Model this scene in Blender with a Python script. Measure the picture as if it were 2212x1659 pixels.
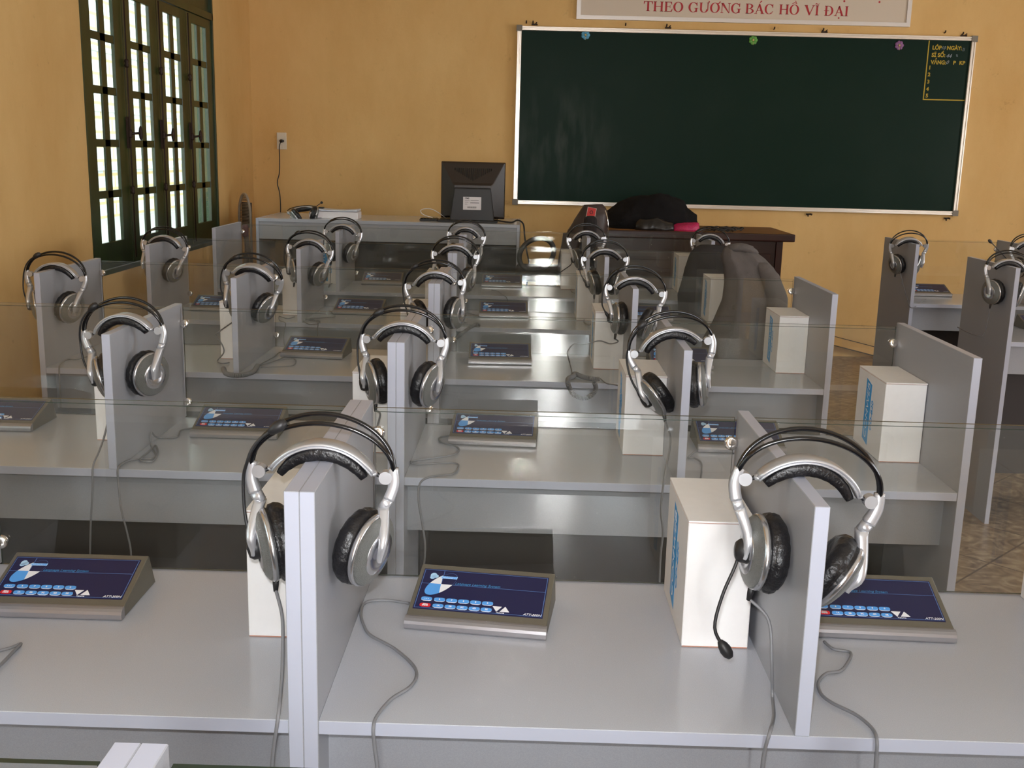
import bpy, bmesh, math, random
from math import sin, cos, pi, radians as R, sqrt
from mathutils import Vector as V, Matrix, noise, Euler
random.seed(7)
for o in list(bpy.data.objects): bpy.data.objects.remove(o)
S = bpy.context.scene
COL = S.collection

# ---------------------------------------------------------------- camera, light, exposure
F_PX = 2304.83
cam = bpy.data.cameras.new('camera'); cam.sensor_fit = 'HORIZONTAL'; cam.sensor_width = 36.0
cam.lens = 36.0 * F_PX / 2212.0; cam.clip_start = 0.02
co = bpy.data.objects.new('camera', cam); COL.objects.link(co)
yaw, pit, rol = R(0.64236613), R(12.22915177), R(1.4542331)
Fd = V((-sin(yaw)*cos(pit), cos(yaw)*cos(pit), -sin(pit)))
Rt = V((cos(yaw), sin(yaw), 0)); Up = Rt.cross(Fd)
Rr = Rt*cos(rol) + Up*sin(rol); Ur = -Rt*sin(rol) + Up*cos(rol)
M = Matrix((Rr, Ur, -Fd)).transposed().to_4x4(); M.translation = V((0.25449, -1.16705, 1.42577))
co.matrix_world = M
S.camera = co
S.view_settings.view_transform = 'Standard'; S.view_settings.look = 'None'
S.view_settings.gamma = 1.0; S.view_settings.use_curve_mapping = False
S.view_settings.exposure = 0.0
S.cycles.transparent_max_bounces = 48; S.cycles.max_bounces = 12; S.cycles.glossy_bounces = 8; S.cycles.sample_clamp_indirect = 0; S.cycles.blur_glossy = 0.0

WORLD = 7.0      # overcast daylight outside
FLASH = 5.6      # the camera's own flash (watts)
w = bpy.data.worlds.new('overcast_sky'); S.world = w; w.use_nodes = True
wn = w.node_tree.nodes; wl = w.node_tree.links
bg = wn['Background']; bg.inputs['Strength'].default_value = WORLD
tc = wn.new('ShaderNodeTexCoord'); sx = wn.new('ShaderNodeSeparateXYZ'); cr = wn.new('ShaderNodeValToRGB')
wl.new(tc.outputs['Generated'], sx.inputs[0]); wl.new(sx.outputs['Z'], cr.inputs[0]); wl.new(cr.outputs[0], bg.inputs[0])
cr.color_ramp.elements[0].position = 0.0; cr.color_ramp.elements[0].color = (0.93, 0.95, 0.96, 1)
cr.color_ramp.elements[1].position = 0.6; cr.color_ramp.elements[1].color = (0.80, 0.90, 1.0, 1)

def area(name, loc, rot, sx_, sy_, power=1.0, portal=False, color=(1, 1, 1)):      # sx_ along local x, sy_ along local y
    l = bpy.data.lights.new(name, 'AREA'); l.shape = 'RECTANGLE'; l.size = sx_; l.size_y = sy_
    l.energy = power; l.color = color
    if portal: l.cycles.is_portal = True
    o = bpy.data.objects.new(name, l); COL.objects.link(o); o.location = loc; o.rotation_euler = rot
    return o
# flash tube of the camera, just above and left of the lens
fl = area('camera_flash', (0.235, -1.16, 1.485), (R(90-12), 0, R(0.6)), 0.035, 0.02, FLASH, color=(0.95, 0.97, 1.0))
fl.data.spread = R(110)

# ---------------------------------------------------------------- helpers
def lin(c):
    return tuple(((x/255.)/12.92 if x/255. <= .04045 else ((x/255.+.055)/1.055)**2.4) for x in c) + (1.,)
MATS = {}
def mat(name, rgb, rough=.5, metal=0., spec=.5, nscale=0, namp=0., bump=0., bscale=0, coat=0., stretch=None, rgb2=None):
    if name in MATS: return MATS[name]
    m = bpy.data.materials.new(name); m.use_nodes = True; n = m.node_tree.nodes; l = m.node_tree.links
    b = n['Principled BSDF']; b.inputs['Base Color'].default_value = lin(rgb); b.inputs['Roughness'].default_value = rough
    b.inputs['Metallic'].default_value = metal; b.inputs['Specular IOR Level'].default_value = spec
    b.inputs['Coat Weight'].default_value = coat
    t = n.new('ShaderNodeTexCoord'); mp = n.new('ShaderNodeMapping'); l.new(t.outputs['Object'], mp.inputs[0])
    if stretch: mp.inputs['Scale'].default_value = stretch
    if nscale:
        nz = n.new('ShaderNodeTexNoise'); nz.inputs['Scale'].default_value = nscale; nz.inputs['Detail'].default_value = 5
        l.new(mp.outputs[0], nz.inputs[0]); r = n.new('ShaderNodeValToRGB'); l.new(nz.outputs[0], r.inputs[0])
        c = lin(rgb); d = lin(rgb2) if rgb2 else tuple(x*(1-namp) for x in c[:3])+(1,)
        r.color_ramp.elements[0].position = .3; r.color_ramp.elements[0].color = d
        r.color_ramp.elements[1].position = .7; r.color_ramp.elements[1].color = tuple(min(1, x*(1+namp*.5)) for x in c[:3])+(1,)
        l.new(r.outputs[0], b.inputs['Base Color'])
    if bump:
        nb = n.new('ShaderNodeTexNoise'); nb.inputs['Scale'].default_value = bscale; nb.inputs['Detail'].default_value = 4
        l.new(mp.outputs[0], nb.inputs[0]); bp = n.new('ShaderNodeBump'); bp.inputs['Strength'].default_value = bump
        bp.inputs['Distance'].default_value = .002; l.new(nb.outputs[0], bp.inputs['Height']); l.new(bp.outputs[0], b.inputs['Normal'])
    MATS[name] = m; return m

class MB:
    def __init__(s): s.v = []; s.f = []; s.m = []; s.sm = []
    def add(s, vs, fs, m=0, smooth=False, T=None):
        k = len(s.v)
        for p in vs: s.v.append(tuple(T @ V(p)) if T is not None else tuple(p))
        for f in fs: s.f.append([k+i for i in f]); s.m.append(m); s.sm.append(smooth)
    def box(s, x0, x1, y0, y1, z0, z1, m=0, T=None):
        s.add([(x0,y0,z0),(x1,y0,z0),(x1,y1,z0),(x0,y1,z0),(x0,y0,z1),(x1,y0,z1),(x1,y1,z1),(x0,y1,z1)],
              [(0,3,2,1),(4,5,6,7),(0,1,5,4),(1,2,6,5),(2,3,7,6),(3,0,4,7)], m, False, T)
    def tube(s, pts, r, n=8, m=0, T=None, cap=True, closed=False, smooth=True):
        P = [V(p) for p in pts]; N = len(P); rr = r if isinstance(r, (list, tuple)) else [r]*N
        vs = []; fs = []; u = None
        for i in range(N):
            if closed: d = P[(i+1) % N]-P[i-1]
            else: d = P[min(i+1, N-1)]-P[max(i-1, 0)]
            if d.length < 1e-9: d = V((0, 0, 1))
            d.normalize()
            if u is None: u = d.orthogonal().normalized()
            else:
                u = u-d*u.dot(d); u = u.normalized() if u.length > 1e-6 else d.orthogonal().normalized()
            w_ = d.cross(u)
            for j in range(n):
                a = 2*pi*j/n; vs.append(P[i]+(u*cos(a)+w_*sin(a))*rr[i])
        for i in range(N if closed else N-1):
            for j in range(n):
                a = i*n; b = ((i+1) % N)*n
                fs.append((a+j, a+(j+1) % n, b+(j+1) % n, b+j))
        if cap and not closed:
            fs.append(tuple(reversed(range(n)))); fs.append(tuple((N-1)*n+j for j in range(n)))
        s.add(vs, fs, m, smooth, T)
    def lathe(s, prof, n=24, m=0, T=None, smooth=True):   # profile of (radius, height) about local Z
        vs = []; fs = []; N = len(prof)
        for (r_, z) in prof:
            for j in range(n):
                a = 2*pi*j/n; vs.append((r_*cos(a), r_*sin(a), z))
        for i in range(N-1):
            for j in range(n):
                fs.append((i*n+j, i*n+(j+1) % n, (i+1)*n+(j+1) % n, (i+1)*n+j))
        fs.append(tuple(reversed(range(n)))); fs.append(tuple((N-1)*n+j for j in range(n)))
        s.add(vs, fs, m, smooth, T)
    def prism(s, poly, d0, d1, axis='y', m=0, T=None):    # polygon (a, b) extruded along an axis
        n = len(poly)
        def q(a, b, d): return {'y': (a, d, b), 'x': (d, a, b), 'z': (a, b, d)}[axis]
        vs = [q(a, b, d0) for a, b in poly]+[q(a, b, d1) for a, b in poly]
        fs = [tuple(range(n)), tuple(reversed(range(n, 2*n)))]+[((i+1) % n, i, n+i, n+(i+1) % n) for i in range(n)]
        s.add(vs, fs, m, False, T)
    def ribbon(s, pts, wid, th, side=(0, 1, 0), m=0, T=None, smooth=True):   # strip swept along pts, wide along `side`
        P = [V(p) for p in pts]; sd = V(side); vs = []; fs = []; N = len(P)
        for i in range(N):
            d = (P[min(i+1, N-1)]-P[max(i-1, 0)]).normalized(); nn = d.cross(sd).normalized()
            w_ = (wid[i] if isinstance(wid, (list, tuple)) else wid)/2; t = (th[i] if isinstance(th, (list, tuple)) else th)/2
            for a, b in ((-1, -.55), (-.8, -1), (.8, -1), (1, -.55), (1, .55), (.8, 1), (-.8, 1), (-1, .55)):
                vs.append(P[i]+sd*(a*w_)+nn*(b*t))
        for i in range(N-1):
            for j in range(8): fs.append((i*8+j, i*8+(j+1) % 8, (i+1)*8+(j+1) % 8, (i+1)*8+j))
        fs.append(tuple(reversed(range(8)))); fs.append(tuple((N-1)*8+j for j in range(8)))
        s.add(vs, fs, m, smooth, T)
    def ball(s, c, r, m=0, n=12, T=None):
        c = V(c); r = V(r) if isinstance(r, (tuple, list)) else V((r, r, r)); vs = []; fs = []
        for i in range(1, n):
            for j in range(2*n):
                a = pi*i/n; b = pi*j/n; vs.append((c.x+r.x*sin(a)*cos(b), c.y+r.y*sin(a)*sin(b), c.z+r.z*cos(a)))
        k = 2*n
        for i in range(n-2):
            for j in range(k): fs.append((i*k+j, (i+1)*k+j, (i+1)*k+(j+1) % k, i*k+(j+1) % k))
        vs.append((c.x, c.y, c.z+r.z)); vs.append((c.x, c.y, c.z-r.z)); a = len(vs)-2
        for j in range(k): fs.append((a, j, (j+1) % k)); fs.append((a+1, (n-2)*k+(j+1) % k, (n-2)*k+j))
        s.add(vs, fs, m, True, T)
    def text(s, txt, size, T, m=0, shear=0., align='CENTER', thick=.0004, sx=1., bold=0.):
        cu = bpy.data.curves.new('t', 'FONT'); cu.body = txt; cu.size = size; cu.align_x = align; cu.align_y = 'CENTER'
        cu.shear = shear; cu.extrude = thick/2; cu.resolution_u = 3; cu.offset = bold
        o = bpy.data.objects.new('t', cu); COL.objects.link(o)
        me = bpy.data.meshes.new_from_object(o.evaluated_get(bpy.context.evaluated_depsgraph_get()))
        s.add([(v.co.x*sx, v.co.y, v.co.z) for v in me.vertices], [tuple(p.vertices) for p in me.polygons], m, False, T)
        bpy.data.objects.remove(o); bpy.data.curves.remove(cu); bpy.data.meshes.remove(me)
    def mesh(s, name, mats, bev=0., seg=1):
        me = bpy.data.meshes.new(name); me.from_pydata(s.v, [], s.f)
        for q in (mats if isinstance(mats, (list, tuple)) else [mats]): me.materials.append(q)
        for i, p in enumerate(me.polygons): p.material_index = s.m[i]; p.use_smooth = s.sm[i]
        if bev:
            b = bmesh.new(); b.from_mesh(me); bmesh.ops.recalc_face_normals(b, faces=b.faces)
            es = [e for e in b.edges if len(e.link_faces) == 2 and e.calc_face_angle() > .6]
            bmesh.ops.bevel(b, geom=es, offset=bev, segments=seg, affect='EDGES', profile=.6, clamp_overlap=True)
            b.to_mesh(me); b.free()
        me.update(); return me
    def obj(s, name, mats, parent=None, bev=0., seg=1, loc=None):
        o = bpy.data.objects.new(name, s.mesh(name, mats, bev, seg)); COL.objects.link(o)
        if parent: o.parent = parent
        if loc: o.location = loc
        return o
def link(name, me, parent=None):
    o = bpy.data.objects.new(name, me); COL.objects.link(o)
    if parent: o.parent = parent
    return o
def thing(name, label, cat, loc=(0, 0, 0), rot=(0, 0, 0), group=None):
    o = bpy.data.objects.new(name, None); o.empty_display_size = .05; COL.objects.link(o)
    o.location = loc; o.rotation_euler = rot; o['label'] = label; o['category'] = cat
    if group: o['group'] = group
    return o
def tag(o, label, cat, group=None):
    o['label'] = label; o['category'] = cat
    if group: o['group'] = group
    return o
def copy_thing(src, label, loc, rot, group=None):
    def rec(a, par):
        c = a.copy(); COL.objects.link(c); c.parent = par
        for ch in kids.get(a.name, []): rec(ch, c)
        return c
    kids = {}
    for ob in COL.objects:
        if ob.parent: kids.setdefault(ob.parent.name, []).append(ob)
    r_ = rec(src, None); r_.location = loc; r_.rotation_euler = rot; r_['label'] = label
    if group: r_['group'] = group
    return r_
def struct(o): o['kind'] = 'structure'; return o
def spline(pts, k=6, closed=False):
    P = [V(p) for p in pts]; out = []; N = len(P)
    for i in range(N if closed else N-1):
        if closed: a, b, c, d = P[i-1], P[i], P[(i+1) % N], P[(i+2) % N]
        else: a = P[max(i-1, 0)]; b = P[i]; c = P[i+1]; d = P[min(i+2, N-1)]
        for j in range(k):
            t = j/k
            out.append(.5*((2*b)+(c-a)*t+(2*a-5*b+4*c-d)*t*t+(3*b-a-3*c+d)*t**3))
    if not closed: out.append(P[-1])
    return out

# ---------------------------------------------------------------- materials
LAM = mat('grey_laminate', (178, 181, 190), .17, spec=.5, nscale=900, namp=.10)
LAMV = mat('grey_laminate_shaded', (154, 155, 161), .40, spec=.4, nscale=900, namp=.10)  # same grey laminate, shade of the upright faces put into a darker colour
EDGE = mat('pvc_edge_band', (172, 175, 190), .35)
DARKP = mat('modesty_board', (120, 112, 110), .6, nscale=300, namp=.1)
SILV = mat('silver_plastic', (196, 196, 200), .22, metal=.9)
SILV2 = mat('silver_paint', (196, 197, 202), .28, metal=.6)
MESHM = mat('textured_silver', (142, 144, 142), .36, metal=.85, bump=1.6, bscale=900)
BLK = mat('black_leatherette', (20, 19, 22), .34, spec=.5, bump=.9, bscale=160)
BLKG = mat('black_gloss', (14, 14, 17), .16, spec=.6)
BLKP = mat('black_plastic', (30, 29, 31), .45)
CORD = mat('grey_cord', (116, 116, 120), .5)
CHROME = mat('chrome', (225, 222, 220), .12, metal=1.)
CASE = mat('olive_grey_case', (106, 101, 90), .42, metal=.25, bump=.2, bscale=900)
CASEF = mat('silver_nose', (150, 148, 152), .28, metal=.6)
NAVY = mat('navy_overlay', (20, 22, 68), .42)
BLUE = mat('blue_print', (84, 158, 232), .4)
WHT = mat('white_print', (232, 232, 238), .4)
RED = mat('red_print', (214, 34, 44), .4)
LINE = mat('line_print', (92, 128, 190), .4)
CARD = mat('white_card', (224, 222, 222), .6, nscale=60, namp=.02)
CARDT = mat('cut_card_edge', (178, 128, 108), .8)
LOGO = mat('carton_blue', (52, 150, 214), .5)

def glass_mat(name, tint, rough=.0, haze=0.):
    m = bpy.data.materials.new(name); m.use_nodes = True; n = m.node_tree.nodes; l = m.node_tree.links
    n.remove(n['Principled BSDF']); out = n['Material Output']
    tr = n.new('ShaderNodeBsdfTransparent'); tr.inputs[0].default_value = tint
    gl = n.new('ShaderNodeBsdfGlossy'); gl.inputs['Roughness'].default_value = rough
    fr = n.new('ShaderNodeFresnel'); fr.inputs[0].default_value = 1.5; ge = n.new('ShaderNodeNewGeometry')
    iv = n.new('ShaderNodeMath'); iv.operation = 'SUBTRACT'; iv.inputs[0].default_value = 1.; l.new(ge.outputs['Backfacing'], iv.inputs[1])
    mu = n.new('ShaderNodeMath'); mu.operation = 'MULTIPLY'; l.new(fr.outputs[0], mu.inputs[0]); l.new(iv.outputs[0], mu.inputs[1])
    m3 = n.new('ShaderNodeMath'); m3.operation = 'MULTIPLY'; m3.use_clamp = True; l.new(mu.outputs[0], m3.inputs[0]); m3.inputs[1].default_value = 1.8
    mx = n.new('ShaderNodeMixShader'); l.new(m3.outputs[0], mx.inputs[0]); l.new(tr.outputs[0], mx.inputs[1]); l.new(gl.outputs[0], mx.inputs[2])
    df = n.new('ShaderNodeBsdfDiffuse'); df.inputs[0].default_value = (.7, .7, .62, 1)
    m2 = n.new('ShaderNodeMixShader'); m2.inputs[0].default_value = haze; l.new(mx.outputs[0], m2.inputs[1]); l.new(df.outputs[0], m2.inputs[2])
    l.new(m2.outputs[0], out.inputs[0]); return m
GLASS = glass_mat('partition_glass', (.968, .972, .958, 1), .0, .014)
WGLASS = glass_mat('window_glass', (.88, .93, .90, 1), .0, .02)
GEDGE = mat('glass_edge', (34, 48, 40), .25)

# ---------------------------------------------------------------- the room
XL, XR, YF, YB, ZC = -1.706, 5.4, 6.52, -4.0, 3.3
def wall_mat(name, base, dark):
    m = bpy.data.materials.new(name); m.use_nodes = True; n = m.node_tree.nodes; l = m.node_tree.links
    b = n['Principled BSDF']; b.inputs['Roughness'].default_value = .75; b.inputs['Specular IOR Level'].default_value = .25
    t = n.new('ShaderNodeTexCoord')
    a = n.new('ShaderNodeTexNoise'); a.inputs['Scale'].default_value = 1.7; a.inputs['Detail'].default_value = 8; a.inputs['Roughness'].default_value = .65
    mp = n.new('ShaderNodeMapping'); mp.inputs['Scale'].default_value = (1, 1, .45); l.new(t.outputs['Object'], mp.inputs[0]); l.new(mp.outputs[0], a.inputs[0])
    r = n.new('ShaderNodeValToRGB'); l.new(a.outputs[0], r.inputs[0])
    r.color_ramp.elements[0].position = .32; r.color_ramp.elements[0].color = lin(dark)
    r.color_ramp.elements[1].position = .68; r.color_ramp.elements[1].color = lin(base)
    f = n.new('ShaderNodeTexNoise'); f.inputs['Scale'].default_value = 9; f.inputs['Detail'].default_value = 9; f.inputs['Roughness'].default_value = .8
    l.new(t.outputs['Object'], f.inputs[0])
    r2 = n.new('ShaderNodeValToRGB'); l.new(f.outputs[0], r2.inputs[0])
    r2.color_ramp.elements[0].position = .31; r2.color_ramp.elements[0].color = (.62, .58, .52, 1)
    r2.color_ramp.elements[1].position = .39; r2.color_ramp.elements[1].color = (1, 1, 1, 1)
    mx = n.new('ShaderNodeMix'); mx.data_type = 'RGBA'; mx.blend_type = 'MULTIPLY'; mx.inputs[0].default_value = .5
    l.new(r.outputs[0], mx.inputs[6]); l.new(r2.outputs[0], mx.inputs[7]); l.new(mx.outputs[2], b.inputs['Base Color'])
    bp = n.new('ShaderNodeBump'); bp.inputs['Strength'].default_value = .25; bp.inputs['Distance'].default_value = .01
    l.new(f.outputs[0], bp.inputs['Height']); l.new(bp.outputs[0], b.inputs['Normal'])
    return m
WALL = wall_mat('ochre_plaster', (224, 186, 126), (210, 168, 106))
CEIL = mat('white_ceiling', (232, 228, 214), .8)

def floor_mat():
    m = bpy.data.materials.new('marbled_tile'); m.use_nodes = True; n = m.node_tree.nodes; l = m.node_tree.links
    b = n['Principled BSDF']; b.inputs['Roughness'].default_value = .28
    t = n.new('ShaderNodeTexCoord'); mp = n.new('ShaderNodeMapping'); mp.inputs['Rotation'].default_value = (0, 0, R(45))
    l.new(t.outputs['Object'], mp.inputs[0])
    br = n.new('ShaderNodeTexBrick'); br.offset = 0; br.inputs['Scale'].default_value = 1.; br.inputs['Brick Width'].default_value = .4
    br.inputs['Row Height'].default_value = .4; br.inputs['Mortar Size'].default_value = .004
    l.new(mp.outputs[0], br.inputs[0])
    nz = n.new('ShaderNodeTexNoise'); nz.inputs['Scale'].default_value = 9; nz.inputs['Detail'].default_value = 10; nz.inputs['Distortion'].default_value = 2.6
    l.new(t.outputs['Object'], nz.inputs[0]); r = n.new('ShaderNodeValToRGB'); l.new(nz.outputs[0], r.inputs[0])
    e = r.color_ramp.elements; e[0].position = .3; e[0].color = lin((104, 82, 62)); e[1].position = .7; e[1].color = lin((180, 160, 132))
    x = e.new(.5); x.color = lin((142, 118, 92))
    mx = n.new('ShaderNodeMix'); mx.data_type = 'RGBA'; l.new(br.outputs['Fac'], mx.inputs[0]); l.new(r.outputs[0], mx.inputs[6])
    mx.inputs[7].default_value = lin((96, 76, 58)); l.new(mx.outputs[2], b.inputs['Base Color'])
    return m
TILE = floor_mat()

m = MB(); m.box(XL-.25, XR+.25, YB-.2, YF+.2, -.1, 0); struct(m.obj('floor', TILE))
m = MB(); m.box(XL, XR, 5.5, YF, 0, .035); struct(m.obj('trim_2', TILE))          # low dais by the chalkboard
m = MB(); m.box(XL, XR, 5.488, 5.5, 0, .037); struct(m.obj('trim_3', mat('dais_edging', (178, 152, 124), .5)))
m = MB(); m.box(XL-.25, XR+.25, YB-.2, YF+.2, ZC, ZC+.15); struct(m.obj('ceiling', CEIL))
m = MB(); m.box(XL-.25, XR+.25, YF, YF+.2, 0, ZC); struct(m.obj('wall_front', WALL))
def wall_with_holes(name, axis, c0, c1, lo, hi, holes):   # holes: (a0, a1, z0, z1)
    m = MB()
    def bx(a0, a1, z0, z1):
        if a1-a0 < 1e-4 or z1-z0 < 1e-4: return
        if axis == 'x': m.box(c0, c1, a0, a1, z0, z1)
        else: m.box(a0, a1, c0, c1, z0, z1)
    a = lo
    for (a0, a1, z0, z1) in sorted(holes):
        bx(a, a0, 0, ZC); bx(a0, a1, 0, z0); bx(a0, a1, z1, ZC); a = a1
    bx(a, hi, 0, ZC)
    return struct(m.obj(name, WALL))
W1 = (3.637, 5.634, .82, 2.32); W2 = (-1.9, .1, .82, 2.32)  # W2 is an unseen second window, added to let light in
wall_with_holes('wall_left', 'x', XL-.22, XL, YB, YF, [W1, W2])
wall_with_holes('wall_right', 'x', XR, XR+.22, YB, YF, [(-2.2, -.2, .82, 2.32), (2.4, 4.4, .82, 2.32)])
DOOR = (.35, .57, 0, 2.3)
wall_with_holes('wall_back', 'y', YB-.2, YB, XL-.22, XR+.22, [DOOR, (.68, 1.28, .95, 2.27)])
m = MB(); m.box(XL, XL+.014, 2.25, 2.785, 0, ZC); struct(m.obj('trim_1', WALL))
# daylight standing in the window and door openings
DAY = 30.
area('daylight_window', (XL-.16, sum(W2[:2])/2, 1.57), (0, R(-90), 0), 1.46, 1.94, DAY, color=(.84, .92, 1))  # lamp standing in for daylight at the added window
area('daylight_window', (XR+.12, -1.2, 1.57), (0, R(90), 0), 1.46, 1.94, DAY*1.6, color=(.90, .95, 1))
area('daylight_window', (XR+.12, 3.4, 1.57), (0, R(90), 0), 1.46, 1.94, DAY*.7, color=(.90, .95, 1))
area('daylight_doorway', (.46, YB-.03, 1.25), (R(90), 0, 0), .20, 2.0, 75, color=(1, 1, 1))
area('daylight_window', (.98, YB-.03, 1.6), (R(90), 0, 0), .6, 1.3, 26, color=(.78, .88, 1))

# ---- green casement window
GREEN = mat('dark_green_paint', (36, 52, 20), .35, nscale=6, namp=.35, bump=.3, bscale=30)
IRON = mat('rusty_iron', (52, 36, 28), .6, metal=.5)
def casement(idx, y0, y1, z0, z1, detailed):
    w_ = thing('window_%d' % idx, '', ''); del w_['label']; del w_['category']; struct(w_)
    m = MB(); X0, X1 = XL-.035, XL+.004
    m.box(X0, X1, y0, y0+.02, z0, z1); m.box(X0, X1, y1-.02, y1, z0, z1)
    m.box(X0, X1, y0, y1, z1-.03, z1); m.box(X0, X1, y0, y1, z0, z0+.022); m.box(X0, X1, y0, y1, 2.165, 2.205)
    m.box(X0+.02, X1-.02, y0, y1, 2.205, z1)
    L = MB(); L.box(XL-.219, X0, y1-.012, y1, z0, z1); L.box(XL-.219, X0, y0, y0+.012, z0, z1); L.obj('jamb_lining', mat('dull_green_paint', (52, 78, 54), .6), w_)
    m.obj('window_frame', GREEN, w_, .003)
    lw = (y1-y0-.04)/4; zr = (.967, 1.17, 1.206, 1.405, 1.44, 1.642, 1.678, 1.878, 1.914, 2.11)
    for k in range(4):
        a = y0+.02+k*lw+.003; b = a+lw-.006; m = MB(); x0, x1 = XL-.022, XL-.005
        m.box(x0, x1, a, a+.100, z0+.024, 2.163); m.box(x0, x1, b-.108, b, z0+.024, 2.163)
        m.box(x0, x1, a+.095, b-.1, z0+.024, zr[0]); m.box(x0, x1, a+.095, b-.1, zr[-1], 2.163)
        for i in range(1, 9, 2): m.box(x0+.003, x1-.003, a+.095, b-.1, zr[i], zr[i+1])
        c = (a+b)/2; m.box(x0+.003, x1-.003, c-.032, c+.032, zr[0], zr[-1])
        s_ = m.obj('sash', GREEN, w_, .002)
        g = MB(); g.box(XL-.019, XL-.016, a+.09, b-.09, zr[0]-.01, zr[-1]+.01); g.obj('pane', WGLASS, s_)
    if detailed:
        for k in range(1, 4):
            y = y0+.02+k*lw; m = MB(); x = XL+.008
            m.tube([(x, y, z0+.05), (x, y, 2.15)], .004, 8)
            for z in (1.20, 1.47, 1.80): m.lathe([(.008, -.02), (.011, -.01), (.008, 0), (.011, .01), (.008, .02)], 10, T=Matrix.Translation((x, y, z)))
            m.box(XL-.004, XL+.006, y-.018, y+.018, 1.40, 1.55)
            m.tube([(x, y, 1.47), (x+.02, y+.01, 1.472), (x+.03, y+.05, 1.475)], .006, 8)
            m.ball((x+.03, y+.062, 1.475), (.01, .012, .035))
            m.obj('latch', IRON, w_)
    return w_
casement(1, *W1, True); casement(2, *W2, False)
# house front across the alley
def facade_mat():
    m = bpy.data.materials.new('alley_facade'); m.use_nodes = True; n = m.node_tree.nodes; l = m.node_tree.links
    b = n['Principled BSDF']; b.inputs['Roughness'].default_value = .9; t = n.new('ShaderNodeTexCoord')
    br = n.new('ShaderNodeTexBrick'); br.inputs['Scale'].default_value = 1; br.inputs['Brick Width'].default_value = 1.1; br.inputs['Row Height'].default_value = .27
    br.inputs['Mortar Size'].default_value = .03; br.inputs['Color1'].default_value = lin((205, 208, 205)); br.inputs['Color2'].default_value = lin((190, 196, 200)); br.inputs['Mortar'].default_value = lin((190, 165, 120))
    sw = n.new('ShaderNodeSeparateXYZ'); cb = n.new('ShaderNodeCombineXYZ'); l.new(t.outputs['Object'], sw.inputs[0])
    l.new(sw.outputs['Y'], cb.inputs[0]); l.new(sw.outputs['Z'], cb.inputs[1]); l.new(cb.outputs[0], br.inputs[0]); l.new(br.outputs[0], b.inputs['Base Color'])
    return m
m = MB(); m.box(-8.3, -8.0, -3, 26, -.1, 6.5)
for k in range(5): m.box(-8.0, -7.9, -3, 26, .9+k*1.1, .98+k*1.1)
tag(m.obj('neighbouring_house', facade_mat()), 'pale house front with horizontal courses seen through the window panes', 'building')
m = MB(); m.box(-8.3, XL-.25, -6, 26, -.12, -.02); struct(m.obj('ground_outside', mat('concrete_yard', (170, 168, 160), .9)))

# ---- chalkboard
YW = YF-.001
BX0, BX1, BZ0, BZ1 = .144, 3.273, 1.072, 2.275
ALU = mat('aluminium', (214, 206, 196), .3, metal=.85)
BOARD = mat('green_chalkboard', (4, 30, 20), .42, spec=.12)
def smudge(m):      # wiped chalk dust, a cloud of streaks low on the left of the board
    n = m.node_tree.nodes; l = m.node_tree.links; b = n['Principled BSDF']; t = n.new('ShaderNodeTexCoord')
    mp = n.new('ShaderNodeMapping'); mp.inputs['Rotation'].default_value = (0, R(28), 0); mp.inputs['Scale'].default_value = (9, 1, 2.2); l.new(t.outputs['Object'], mp.inputs[0])
    nz = n.new('ShaderNodeTexNoise'); nz.inputs['Scale'].default_value = 1.3; nz.inputs['Detail'].default_value = 6; l.new(mp.outputs[0], nz.inputs[0])
    vs = n.new('ShaderNodeVectorMath'); vs.operation = 'DISTANCE'; l.new(t.outputs['Object'], vs.inputs[0]); vs.inputs[1].default_value = (.46, 6.5, 1.50)
    fr = n.new('ShaderNodeMapRange'); fr.inputs[1].default_value = .45; fr.inputs[2].default_value = .05; fr.inputs[4].default_value = .55; l.new(vs.outputs['Value'], fr.inputs[0])
    rp = n.new('ShaderNodeMapRange'); rp.inputs[1].default_value = .42; rp.inputs[2].default_value = .75; l.new(nz.outputs[0], rp.inputs[0])
    mu = n.new('ShaderNodeMath'); mu.operation = 'MULTIPLY'; l.new(fr.outputs[0], mu.inputs[0]); l.new(rp.outputs[0], mu.inputs[1])
    n2 = n.new('ShaderNodeTexNoise'); n2.inputs['Scale'].default_value = 2.5; n2.inputs['Detail'].default_value = 7; l.new(t.outputs['Object'], n2.inputs[0])
    r2 = n.new('ShaderNodeMapRange'); r2.inputs[1].default_value = .5; r2.inputs[2].default_value = 1.; r2.inputs[4].default_value = .06; l.new(n2.outputs[0], r2.inputs[0])
    ad = n.new('ShaderNodeMath'); ad.operation = 'ADD'; ad.use_clamp = True; l.new(mu.outputs[0], ad.inputs[0]); l.new(r2.outputs[0], ad.inputs[1])
    mx = n.new('ShaderNodeMix'); mx.data_type = 'RGBA'; l.new(ad.outputs[0], mx.inputs[0]); mx.inputs[6].default_value = lin((3, 33, 22)); mx.inputs[7].default_value = lin((86, 92, 86))
    l.new(mx.outputs[2], b.inputs['Base Color'])
smudge(BOARD)
cb = thing('chalkboard', 'long dark green chalkboard in an aluminium frame on the ochre front wall', 'chalkboard', ((BX0+BX1)/2, YF, BZ0))
def wpart(m, name, mats, parent, bev=0.):      # part given in world coordinates
    o = m.obj(name, mats, parent, bev); o.matrix_parent_inverse = Matrix.Translation(parent.location).inverted() if not any(parent.rotation_euler) else (Matrix.Translation(parent.location) @ parent.rotation_euler.to_matrix().to_4x4()).inverted()
    return o
m = MB(); m.box(BX0+.01, BX1-.01, YF-.022, YF-.004, BZ0+.01, BZ1-.01); surf = wpart(m, 'writing_surface', BOARD, cb)
m = MB()
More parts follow.
